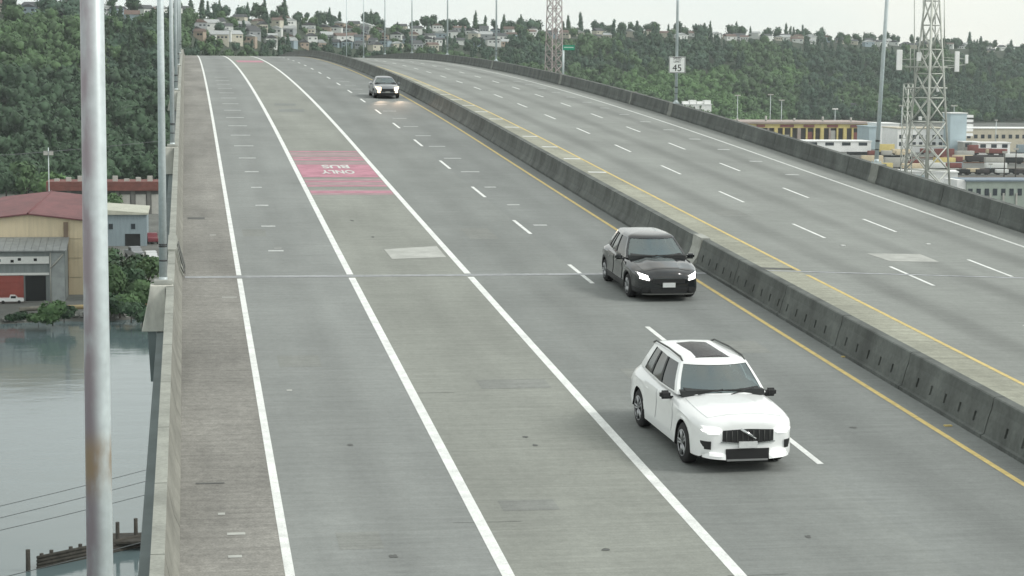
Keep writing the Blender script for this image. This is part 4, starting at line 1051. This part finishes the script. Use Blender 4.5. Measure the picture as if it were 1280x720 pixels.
t4 = empty('long_shed', (-27, 730, GZ)); tag(t4, 'long low red brown shed with pale doors between dark posts behind the warehouse', 'shed')
boxo('wall', (-22, 0, -1), (17, 14, 10.5), mat('dull_dark_wall', (.1, .1, .095), .9, var=.2, scale=.3), t4)
boxo('roof', (-22.6, -1.2, 10.5), (17.6, 15, 11.6), M_BRICK, t4); boxo('fascia_board', (-22.6, -1.3, 8.4), (17.6, -.4, 10.45), M_BRICK, t4)
for k in range(7):
    x = -21 + k * 5.6; boxo('post', (x, -.5, 0), (x + 1.4, -.02, 8.35), mat('post_grey', (.15, .15, .14), .9), t4)
    if k not in (1,): boxo('bay_door', (x + 1.6, -.25, 0), (x + 5.3, -.01, 7), M_PALEP, t4)
for k in range(9): boxo('roof_vent', (-20 + k * 4.1, 2, 11.6), (-18.2 + k * 4.1, 4, 12.5 + (k % 3) * .5), M_PALEP, t4)
# vehicles in the yard
def small_vehicle(name, loc, rz, m, label, cat, pickup=False, Lg=4.8):
    t = empty(name, loc, (0, 0, rz)); tag(t, label, cat)
    bm = bmesh.new(); h_ = Lg / 2
    if pickup: pts = [(-h_, .45), (h_, .45), (h_, 1.0), (h_ - .2, 1.15), (h_ - 1.3, 1.2), (h_ - 1.9, 1.85), (h_ - 3.0, 1.88), (h_ - 3.2, 1.2), (-h_, 1.2)]
    else: pts = [(-h_, .4), (h_, .4), (h_, .75), (h_ - .9, 1.0), (h_ - 1.7, 1.5), (-h_ + .9, 1.52), (-h_ + .2, 1.05), (-h_, .9)]
    prism(bm, pts, 1, -.9, .9); fixn(bm); bmesh.ops.bevel(bm, geom=list(bm.edges), offset=.07, segments=2, affect='EDGES'); obj('body', bm, m, t, smooth=40)
    bm = bmesh.new(); x0, x1 = (h_ - 2.85, h_ - 1.75) if pickup else (-h_ + 1.1, h_ - 1.7)
    box(bm, (x0, -.915, 1.2 if pickup else 1.03), (x1, .915, 1.7 if pickup else 1.4)); obj('window', bm, M_GLASS_D, t)
    for sx in (-1, 1):
        for sy in (-1, 1):
            bm = bmesh.new(); tube(bm, (sx * h_ * .62, sy * .72, .36), (sx * h_ * .62, sy * .94, .36), .36, n=16); obj('wheel', bm, M_TYRE, t)
    return t
P = atz(14, 379, GZ); small_vehicle('pickup_truck', P, R(4), M_PW, 'white pickup truck parked before the red shed door', 'truck', True, 5.6)
for px, py, rz_, m_, nm, lab, k_ in ((168, 322, -70, M_PG, 'parked_truck', 'grey truck parked on the bank left of the lamp post bracket', 1.7), (188, 328, -78, mat('paint_pale', (.5, .52, .53), .4), 'parked_truck', 'pale truck parked on the bank hard beside the lamp post', 1.7), (190, 304, -85, mat('paint_maroon', (.16, .03, .04), .4), 'parked_truck', 'maroon truck parked beyond the pale one beside the lamp post', 1.7)):
    o = small_vehicle(nm, atz(px, py, GZ), R(rz_), m_, lab, 'truck', True, 5.2); o.scale = (k_, k_, k_)
for px, py, r_, h_, mi, lab in ((136, 392, 4.4, 4.5, 0, 'dark shrub low on the bank right of the near lamp post'), (150, 392, 4.6, 5, 1, 'green shrub above the pale log at the water'), (164, 398, 3.8, 4.2, 0, 'dark shrub at the water under the leafy shrubs'), (134, 336, 5, 6, 0, 'dark shrub beside the blue grey shed wall'), (176, 346, 4.4, 6, 0, 'dark shrub below the parked trucks'), (20, 402, 2.6, 2.2, 0, 'low dark weeds before the pickup truck'), (48, 404, 2.6, 2, 1, 'low green weeds on the bank left of the shrub')):
    tree('shrub', atz(px, py, GZ), 'bush', r_, h_, mi, lab, 'trees and shrubs on the left river bank', 420, r_ * .13)
P = atz(150, 334, GZ); small_vehicle('parked_car', P, R(20), M_PB, 'black car parked half behind bushes near the blue grey shed', 'car', False, 4.7)
# trees and bushes of the bank
for px, py, kd, r_, h_, mi, lab in [(34, 249, 'round', 9, 15, 1, 'broad green tree behind the red warehouse roof'), (62, 246, 'bush', 8, 12, 2, 'light green bushy tree left of the near lamp post'), (8, 250, 'round', 8, 14, 0, 'dark green tree at the left edge behind the warehouse'), (90, 250, 'bush', 6, 9, 0, 'dark bush behind the near lamp post'), (140, 268, 'bush', 5, 9, 1, 'green bush before the long brown shed'),
    (66, 402, 'bush', 3.6, 4.6, 1, 'green shrub on the bank in front of the grey side panel'), (80, 398, 'bush', 3, 3.6, 0, 'low dark shrub at the water beside the near lamp post'), (140, 376, 'round', 4.5, 8.5, 1, 'green tree on the bank right of the near lamp post'), (156, 372, 'bush', 5, 8, 0, 'dark leafy shrub on the bank below the parked cars'), (172, 384, 'bush', 5, 7.5, 1, 'leafy shrub on the bank left of the lamp bracket'), (178, 404, 'bush', 3.4, 4, 0, 'dark low shrub at the water edge beside the bracket'), (128, 350, 'bush', 5, 6, 0, 'dark shrub hard behind the near lamp post'), (186, 356, 'round', 4, 7, 1, 'green tree directly left of the lamp bracket top')]:
    tree('bank_tree' if kd == 'round' else 'shrub', atz(px, py, GZ), kd, r_, h_, mi, lab, 'trees and shrubs on the left river bank', 420, r_ * .13)
# riprap along the water: individual stones in view
M_STONE = mat('bank_stone', (.2, .205, .19), .9, var=.4, scale=1.2)
stones = []
for q in range(3):
    bm = bmesh.new(); bmesh.ops.create_icosphere(bm, subdivisions=1, radius=1)
    for v_ in bm.verts: v_.co *= rng.uniform(.7, 1.15)
    me = bpy.data.meshes.new('stone'); bm.to_mesh(me); bm.free(); me.materials.append(M_STONE); stones.append(me)
for k in range(90):
    x = rng.uniform(-46, -3); r_ = rng.uniform(-1.8, 2.2); o = bpy.data.objects.new('bank_stone', rng.choice(stones)); COL.objects.link(o)
    s_ = rng.uniform(.35, .95); o.scale = (s_ * 1.3, s_, s_ * .8); o.rotation_euler = (0, 0, rng.uniform(0, 6)); o.location = (x, shore(x) + r_, np.interp(r_, [-2, 0, 2.5], [WZ, GZ - .7, GZ]) + .1)
    tag(o, 'grey boulder of the riprap lining the river bank', 'rock', 'riprap boulders along the left bank')
# drift logs
for k, (x0, x1, dy, c) in enumerate([(-26, -13, 6, 1), (-21, -9, 8.5, 1), (-36, -29, 5, 0), (-17, -7, 4, 1)]):
    y0 = shore(x0) + dy; bm = bmesh.new(); tube(bm, (x0, y0, GZ + .4), (x1, shore(x1) + dy + .8, GZ + .5), .55, .38, 9)
    o = obj('drift_log', bm, mat('log_yellow', (.42, .33, .18), .85, var=.25, scale=1, stretch=(.3, 2, 2)) if c else mat('log_grey', (.2, .19, .16), .9, var=.25, scale=1))
    tag(o, ['long pale yellow log lying on the bank behind the near lamp post', 'pale log higher up the bank under the shrubs', 'grey weathered log on the bank before the shed', 'pale log at the water right of the near lamp post'][k], 'log', 'logs on the river bank')
# timber fender in the river at the bottom left
M_TIMB = mat('wet_timber', (.045, .042, .035), .9, var=.35, scale=1.5)
t = empty('timber_fender', (-8, 224, WZ)); tag(t, 'dark timber fender with upright piles in the river at the bottom left', 'fender')
for k in range(4):
    bm = bmesh.new(); tube(bm, (-8.6, -4.2 + k * .12, .1 + k * .36), (4.2, 6.4 + k * .12, .1 + k * .36), .2, n=7); obj('wale', bm, M_TIMB, t)
for k in range(13):
    x = -8.2 + k; bm = bmesh.new(); h_ = rng.uniform(.5, 1.1)
    if k in (8, 10): h_ = 2.6
    tube(bm, (x, -4 + (x + 8.6) * .83 + .7, -2), (x, -4 + (x + 8.6) * .83 + .7, h_ + .6), .26, .22, 8); obj('pile', bm, M_TIMB, t)
boxo('walkway', (-2.5, 2.6, .9), (4.4, 7.0, 1.15), M_TIMB, t)
bm = bmesh.new(); tube(bm, (0, 0, -2), (0, 0, 2.4), .28, .24, 8); o = obj('mooring_pile', bm, M_TIMB); o.location = (-17.5, 219, WZ); tag(o, 'lone dark mooring pile left of the timber fender', 'pile')
# overhead wires
def wire(p, q, sag, r_, label, name='power_line'):
    bm = bmesh.new(); p, q = Vector(p), Vector(q); n = 24; pts = []
    for i in range(n + 1):
        t_ = i / n; c = p.lerp(q, t_); c.z -= sag * 4 * t_ * (1 - t_); pts.append(c)
    for a_, b_ in zip(pts, pts[1:]): tube(bm, a_, b_, r_, n=4, cap=False)
    o = obj(name, bm, mat('wire_dark', (.13, .145, .15), .6)); tag(o, label, 'wire', 'overhead wires crossing left of the bridge'); return o
for k, (ya, yb_, lab) in enumerate([(647, 586, 'uppermost thin cable crossing above the river left of the parapet'), (662, 600, 'second thin cable crossing above the river'), (677, 617, 'third thin cable crossing above the river'), (737, 675, 'lowest thin cable crossing above the river near the timber fender')]):
    a = atz(-60, ya, -30); b_ = atz(190, yb_, -28); d = (b_ - a); up_ = Vector((0, 0, 3.95)); wire(a - d * 3 + up_, b_ + d * 3 + up_, 4, .035, lab)
a = aty(-40, 192, 640); b_ = aty(200, 172, 660); d = b_ - a; wire(a - d * .6, b_ + d * .5, 1.5, .11, 'pale overhead line crossing before the left wood'); 
# yard pole with a lamp
P = atz(62, 280, GZ); t = empty('yard_light', P); tag(t, 'pole with square floodlights standing before the left wood', 'light mast')
top = aty(62, 192, P.y).z - P.z; bm = bmesh.new(); tube(bm, (0, 0, 0), (0, 0, top + 2), .2, .14, 8); obj('pole', bm, M_GALV, t)
for sx in (-1, 1): boxo('floodlight', (sx * .9 - .7, -.4, top - .5), (sx * .9 + .7, .1, top + .9), M_PALEP, t)

# ------------------------------------------------------------------ right flats: works, yards, towers
M_MILLY = mat('mill_yellow', (.6, .5, .2), .8, var=.15, scale=.2); M_MILLR = mat('mill_red', (.2, .07, .06), .85, var=.25, scale=.2)
M_MILLD = mat('mill_dark', (.05, .045, .045), .9, var=.2, scale=.2); M_PINKR = mat('mill_roof', (.36, .3, .27), .8, var=.15, scale=.1)
M_WB = mat('white_building', (.82, .83, .82), .7, var=.05, scale=.2); M_LB = mat('pale_blue_wall', (.42, .52, .56), .7, var=.06, scale=.2)
M_CRB = mat('cream_building', (.52, .48, .38), .8, var=.1, scale=.2)
def fr(px0, px1, py_base, py_top):      # frame of a building standing on the flats
    a = atz(px0, py_base, GZ); b_ = atz(px1, py_base, GZ); Y = (a.y + b_.y) / 2; Hh = aty((px0 + px1) / 2, py_top, Y).z - GZ
    return a.x, b_.x, Y, Hh
x0, x1, Y, Hh = fr(885, 1092, 178, 153)
t = empty('rolling_mill', ((x0 + x1) / 2, Y, GZ)); tag(t, 'long yellow and dark red mill building with open bays beyond the right parapet', 'factory'); L2 = (x1 - x0) / 2
boxo('wall', (-L2, 3, -1), (L2, 60, Hh - 1), M_MILLD, t); boxo('roof', (-L2 - 1, 0, Hh - 1), (L2 + 1, 62, Hh + .4), M_PINKR, t)
boxo('upper_band', (-L2, 1.2, Hh - 4.2), (L2, 2.9, Hh - 1.1), M_MILLY, t)
for k in range(7): boxo('red_panel', (-L2 + 2 + k * L2 / 3.6, .7, Hh - 3.6), (-L2 + 2 + (k + rng.uniform(.35, .8)) * L2 / 3.6, 1.15, Hh - 1.6), M_MILLR, t)
nb = 22
for k in range(nb + 1):
    x = -L2 + k * 2 * L2 / nb; ww = 1.2 if k % 3 else 2.6
    boxo('column', (x - ww / 2, .8, 0), (x + ww / 2, 2.6, Hh - 4.25), M_MILLY if k % 4 else M_PINKR, t)
    if k % 3 == 1: boxo('bay_panel', (x + 1, 1.5, 0), (x + 2 * L2 / nb - 1.4, 2.8, Hh * rng.uniform(.35, .68)), M_MILLR if k % 2 else M_PALEP, t)
for k in range(6): bm = bmesh.new(); xx = -L2 * .9 + k * L2 * .34; tube(bm, (xx, 20, Hh), (xx, 20, Hh + rng.uniform(2, 5)), .8, n=8); obj('vent_stack', bm, M_PALEP, t)
def block(name, px0, px1, pyb, pyt, depth_, m, label, roof=None, win=0, cat='building', winrow=1):
    x0, x1, Y, Hh = fr(px0, px1, pyb, pyt); t = empty(name, ((x0 + x1) / 2, Y, GZ)); tag(t, label, cat); l = (x1 - x0) / 2
    boxo('wall', (-l, 0, -1), (l, depth_, Hh - .5), m, t); boxo('roof', (-l - .5, -.5, Hh - .5), (l + .5, depth_ + .5, Hh + .1), roof or m, t)
    for k in range(win):
        xx = -l + (k + .5) * 2 * l / win
        for r_ in range(winrow):
            z_ = Hh * (.55 if winrow == 1 else (.25 + .6 * r_ / winrow)); boxo('window', (xx - .3 * l / win * 1.7, -.12, z_), (xx + .3 * l / win * 1.7, .05, z_ + min(2.6, Hh * .3)), M_WIN, t)
    return t, l, Hh
block('white_shed', 985, 1088, 189, 176, 20, M_WB, 'long low white shed in front of the yellow mill building', win=5)
block('white_warehouse', 1099, 1123, 186, 154, 25, M_WB, 'tall white windowless block just right of the leaning lamp post')
block('blue_annex', 1086, 1098.5, 186, 158, 25, M_LB, 'pale blue annex behind the leaning lamp post')
t, l, Hh = block('office_tower', 1187, 1207, 191, 141, 14, M_LB, 'tall pale blue office block right of the lattice telecom tower', M_WB)
for k in range(5): boxo('balcony', (l + .02, 1.0, Hh * (.42 + .115 * k)), (l + 5.0, 9, Hh * (.42 + .115 * k) + 1.7), M_WB, t)
boxo('stair_core', (l - 1.5, 10, -1), (l + 4, 13.9, Hh * .93), M_WB, t)
block('white_works', 1122, 1187, 190, 160, 30, M_WB, 'white works building behind the lattice telecom tower', M_CRB, 8, winrow=2)
block('long_offices', 1207, 1300, 189, 160, 24, M_CRB, 'long cream office building with a row of dark windows at the right edge', M_WB, 11)
block('low_store', 1222, 1262, 193, 178, 10, M_WB, 'small white store in front of the cream office building', win=3)
block('low_garage', 1204, 1222, 192, 177, 10, M_PALEP, 'small grey garage with pale roof beside the office tower', M_WB, 2)
t, l, Hh = block('grey_terminal', 1206, 1300, 268, 225, 16, mat('green_grey_wall', (.3, .35, .31), .8, var=.12, scale=.3), 'blue grey roofed terminal building beyond the right end of the parapet', mat('blue_grey_roof', (.2, .25, .3), .7, var=.1, scale=.3), 9)
boxo('white_gable', (-l - 3.5, .5, 0), (-l - .02, 14, Hh), M_WB, t)
for k in range(5): boxo('door_post', (-l + 4 + k * 5.2, -.35, 0), (-l + 4.7 + k * 5.2, -.15, Hh * .62), M_PALEP, t)
# trailers, containers, rail cars
def trailer(px, py, Lg, rz, m, label, Hh=3.2, name='semi_trailer', cat='trailer'):
    t = empty(name, atz(px, py, GZ), (0, 0, rz)); tag(t, label, cat)
    boxo('box_body', (-Lg/2, -1.5, 1.1), (Lg/2, 1.5, 1.1 + Hh), m, t, .06); boxo('chassis', (-Lg/2 + .3, -.6, .7), (Lg/2 - .3, .6, 1.09), M_BLACK, t)
    for sx in (-.7, -.55, .55, .7):
        bm = bmesh.new(); tube(bm, (sx * Lg/2, -1.3, .5), (sx * Lg/2, 1.3, .5), .5, n=10); obj('axle', bm, M_TYRE, t)
    return t
t, l, Hh = block('overtall_trailer', 1106, 1194, 238, 214, 14, M_WB, 'long white trailer, modelled overtall, just beyond the right parapet below the lattice tower', win=0)  # a white trailer, shaped as a taller shed-like block to clear the parapet
t.rotation_euler = (0, 0, R(-14)); boxo('doorway', (l * .78, -.1, 0), (l * .97, .05, 2.2), M_DARK, t); boxo('wall_panel', (-l * .35, -.12, Hh * .15), (l * .1, .05, Hh * .8), M_LB, t)  # dark slab stands for the darkness under the trailer's end
t, l, Hh = block('white_depot', 846, 888, 160, 130, 30, M_WB, 'white depot roof showing over the parapet right of the speed limit sign')
for k in range(4): boxo('roof_vent', (-l + 6 + k * l * .42, 2, Hh + .1), (-l + 12 + k * l * .42, 9, Hh + 2.5 + k % 2), M_WB, t)
for k, (px, py, m, nm) in enumerate([(1203, 202, M_CREAM, 'yellowish'), (1219, 203, M_MILLD, 'dark'), (1190, 204, M_MILLR, 'rusty'), (1243, 205, M_PALEP, 'pale grey'), (1266, 205, M_DARK, 'black')]):
    trailer(px, py, 12, 0, m, f'{nm} freight container on the rail yard right of the lattice tower', 2.8, 'freight_container', 'container')
for k in range(10):
    px = 1168 + k * 12; trailer(px, 217.5 + (k % 2), 6.5, R(hr.uniform(-6, 6)), [M_DARK, M_MILLD, M_PALEP, M_DARK, M_CREAM, M_MILLD, M_DARK, M_TRIM, M_DARK, M_MILLD][k], f'{["black", "brown", "grey", "black", "tan", "brown", "black", "white", "black", "brown"][k]} parked lorry in the row behind the terminal building, {["first", "second", "third", "fourth", "fifth", "sixth", "seventh", "eighth", "ninth", "tenth"][k]} from left', 1.8, 'parked_lorry', 'lorry')['group'] = 'lorries parked in a row on the flats'
cc = random.Random(9)
for k in range(26):
    px = cc.uniform(1085, 1290); py = cc.choice([193, 196, 199, 208, 212]) + cc.uniform(-.8, .8); q = cc.randrange(6)
    c_ = trailer(px, py, cc.choice([6.5, 12, 12]), R(cc.uniform(-4, 4)), [M_CREAM, M_MILLR, M_PALEP, M_TRIM, M_MILLY, M_BLUEG][q], unique(['tan', 'rust red', 'pale grey', 'white', 'yellow', 'blue grey'][q] + ' freight container on the flats', px), cc.choice([2.6, 2.8, 5.2]), 'freight_container', 'container')
    c_['group'] = 'freight containers on the flats'
M_RAIL = mat('rail_ballast', (.17, .155, .13), .95, var=.25, scale=.1)
for yb_ in (1120, 1040, 960, 880, 1180):
    o = obj('rail_track', pydata([(260, yb_, GZ + .02), (700, yb_ + 40, GZ + .02), (700, yb_ + 47, GZ + .02), (260, yb_ + 7, GZ + .02)], [(0, 1, 2, 3)]), M_RAIL); tag(o, kind='structure')
    bm = bmesh.new()
    for d in (2, 4.5): box(bm, (260, yb_ + d, GZ + .03), (700, yb_ + d + .2, GZ + .3))
    obj('rails', bm, M_RUST, o)
for k, (px0, px1, py) in enumerate([(1085, 1140, 200), (1150, 1200, 210), (1205, 1280, 199), (1060, 1110, 195)]):
    a = atz(px0, py, GZ); b_ = atz(px1, py, GZ); o = boxo('long_freight_train', (0, 0, .6), (b_.x - a.x, 2.6, 2.6), [M_DARK, M_CREAM, M_MILLD, M_DARK][k]); o.location = a
    tag(o, ['dark train of flat wagons under the lattice tower', 'tan freight wagon behind the white trailers', 'brown freight train before the cream offices', 'black freight wagon right of the leaning lamp post'][k], 'train', 'freight trains on the flats'); o.name = 'freight_train'
for i, (px, pyb, pyt) in enumerate([(921, 176, 119), (962, 176, 118), (976, 176, 125), (1043, 176, 136), (1126, 186, 132), (1191, 186, 132), (1098, 176, 127), (1254, 250, 190), (1268, 252, 186), (1244, 190, 150), (1238, 214, 205)]):
    P = atz(px, pyb, GZ); hh = aty(px, pyt, P.y).z - GZ; t = empty('light_mast', P); tag(t, f'{["grey light mast above the mill roof, leftmost", "grey light mast at the left third of the mill", "thin mast right of the second one over the mill", "white topped mast before the mill", "mast left of the lattice tower", "mast right of the lattice tower", "thin mast by the leaning lamp post", "dark utility pole before the terminal", "dark utility pole at the right edge", "slim mast over the cream offices", "short white post by the lorries"][i]}', 'light mast', 'masts on the flats')
    bm = bmesh.new(); tube(bm, (0, 0, 0), (0, 0, hh), .35, .2, 7); obj('pole', bm, M_GALV if i not in (7, 8) else M_TIMB, t)
    bm = bmesh.new(); box(bm, (-2.2 if i < 7 else -1, -.4, hh - .5), (2.2 if i < 7 else 1, .4, hh + .3)); obj('lamp_head', bm, M_PALEP if i not in (3,) else M_WB, t)
# lattice towers
def lattice(name, px, pyb, Y, h, wb, wt, label, m, nsec, r_=.22, waist=None):
    x = aty(px, pyb, Y).x; t = empty(name, (x, Y, GZ), (0, 0, R(22))); tag(t, label, 'tower')
    def hwid(z): return (wb + (wt - wb) * min(1, z / (h * (waist or 1)))) / 2
    for sx in (-1, 1):
        for sy in (-1, 1):
            bm = bmesh.new(); zs = [0, h * (waist or 1), h] if waist else [0, h]
            for z0, z1 in zip(zs, zs[1:]): tube(bm, (sx * hwid(z0), sy * hwid(z0), z0), (sx * hwid(z1), sy * hwid(z1), z1), r_ * 1.5, r_ * 1.2, 6)
            obj('leg', bm, m, t)
    for k in range(nsec):
        z0, z1 = h * k / nsec, h * (k + 1) / nsec; a_, b_ = hwid(z0), hwid(z1)
        for (ux, uy), (vx, vy) in (((-1, -1), (1, -1)), ((1, -1), (1, 1)), ((1, 1), (-1, 1)), ((-1, 1), (-1, -1))):
            bm = bmesh.new(); tube(bm, (ux * a_, uy * a_, z0), (vx * b_, vy * b_, z1), r_ * .8, n=5); tube(bm, (vx * a_, vy * a_, z0), (ux * b_, uy * b_, z1), r_ * .8, n=5); obj('cross_brace', bm, m, t)
            bm = bmesh.new(); tube(bm, (ux * b_, uy * b_, z1), (vx * b_, vy * b_, z1), r_ * .7, n=5); obj('girt', bm, m, t)
    return t
M_LAT = mat('lattice_galvanized', (.48, .5, .46), .6, .3, var=.15, scale=.4)
Y = 700; gx = lambda px, py=80: aty(px, py, Y)
H1 = aty(1162, -60, Y).z - GZ
t = lattice('telecom_tower', 1159, 200, Y, H1, 13.2, 1.6, 'tall steel lattice telecom tower with white antenna panels beyond the right parapet', M_LAT, 11, .32)
ang = R(-22); inv = Matrix.Rotation(ang, 4, 'Z')
def loc(px, py): p = aty(px, py, Y); return inv @ Vector((p.x - t.location.x, 0, p.z - GZ))
for px, py, w_, h_ in ((1124, 75, 2.1, 7.4), (1196, 77, 1.7, 7.4), (1208, 74, 1.1, 3.2), (1148.5, 71, 1.7, 3.2), (1172, 112, 1.0, 1.6), (1150, 148, 1.2, 1.4)):
    c = loc(px, py); bm = bmesh.new(); box(bm, (-w_/2, -.5, -h_/2), (w_/2, .2, h_/2)); bmesh.ops.bevel(bm, geom=list(bm.edges), offset=.12, segments=1, affect='EDGES')
    o = obj('antenna_panel', bm, M_WB, t); o.location = c; o.rotation_euler = (0, 0, ang)
    bm = bmesh.new(); tube(bm, c, Vector((c.x * .35, c.y * .35, c.z + .6)), .14, n=5); tube(bm, c - Vector((0, 0, 2)), Vector((c.x * .35, c.y * .35, c.z - 2.6)), .14, n=5); obj('antenna_arm', bm, M_LAT, t)
for px, py0, py1 in ((1143, 120, -10), (1180.5, 60, -5), (1169, 70, -30), (1154, 70, -30), (1138, 90, 60)):
    bm = bmesh.new(); tube(bm, loc(px, py0), loc(px, py1), .28, .16, 6); obj('whip_antenna', bm, M_LAT, t)
for py in (84, 110):
    bm = bmesh.new(); a_, b_ = loc(1140, py), loc(1184, py); tube(bm, a_, b_, .3, n=5); tube(bm, a_ + Vector((1.5, 5, 0)), b_ + Vector((1.5, 5, 0)), .3, n=5); obj('platform_rail', bm, M_LAT, t)
t = lattice('small_lattice_mast', 1133, 190, 760, aty(1133, 105, 760).z - GZ, 3.2, 2.6, 'shorter lattice mast standing left of the telecom tower', M_LAT, 9, .16)
Yt = 900
t = lattice('radio_tower', 692, 110, Yt, aty(692, -45, Yt).z - GZ, 7.6, 4.2, 'pinkish lattice radio tower beyond the parapet left of the green sign', mat('lattice_pinkish', (.36, .32, .31), .7, .1, var=.15, scale=.4), 20, .2)
# houses low in the wood at the right
for i, (px, py, lab) in enumerate([(1047, 136, 'white house low in the trees left of the leaning lamp post'), (1065, 143, 'pale house with dark roof low in the trees beside the leaning lamp post')]):
    P = march(px, py) or atz(px, 152, GZ)
    t = empty('house', P, (0, 0, .2)); tag(t, lab, 'house'); boxo('wall', (-6, -5, -2), (6, 5, 6.5 + i * 2), M_HW[0], t)
    bm = bmesh.new(); prism(bm, [(-6.6, 6.4 + i * 2), (6.6, 6.4 + i * 2), (0, 10 + i * 2)], 1, -5.5, 5.5); obj('roof', fixn(bm), M_HR[0 if i else 2], t)
    for q in (-3, 2.5): boxo('window', (q - 1, -5.05, 3), (q + 1, -4.9, 5), M_WIN, t)

# ------------------------------------------------------------------ air
hz = bpy.data.materials.new('haze_air'); hz.use_nodes = True; t = hz.node_tree; t.nodes.clear()
o_ = t.nodes.new('ShaderNodeOutputMaterial'); pv = t.nodes.new('ShaderNodeVolumePrincipled'); pv.inputs['Color'].default_value = (.86, .94, .95, 1); pv.inputs['Density'].default_value = .00007; pv.inputs['Anisotropy'].default_value = .2
t.links.new(pv.outputs['Volume'], o_.inputs['Volume'])
HZTOP = 125
bm = bmesh.new(); box(bm, (-1300, -450, WZ - 3), (2200, 3500, HZTOP)); fixn(bm); h_ = obj('haze', bm, hz); tag(h_, kind='stuff')
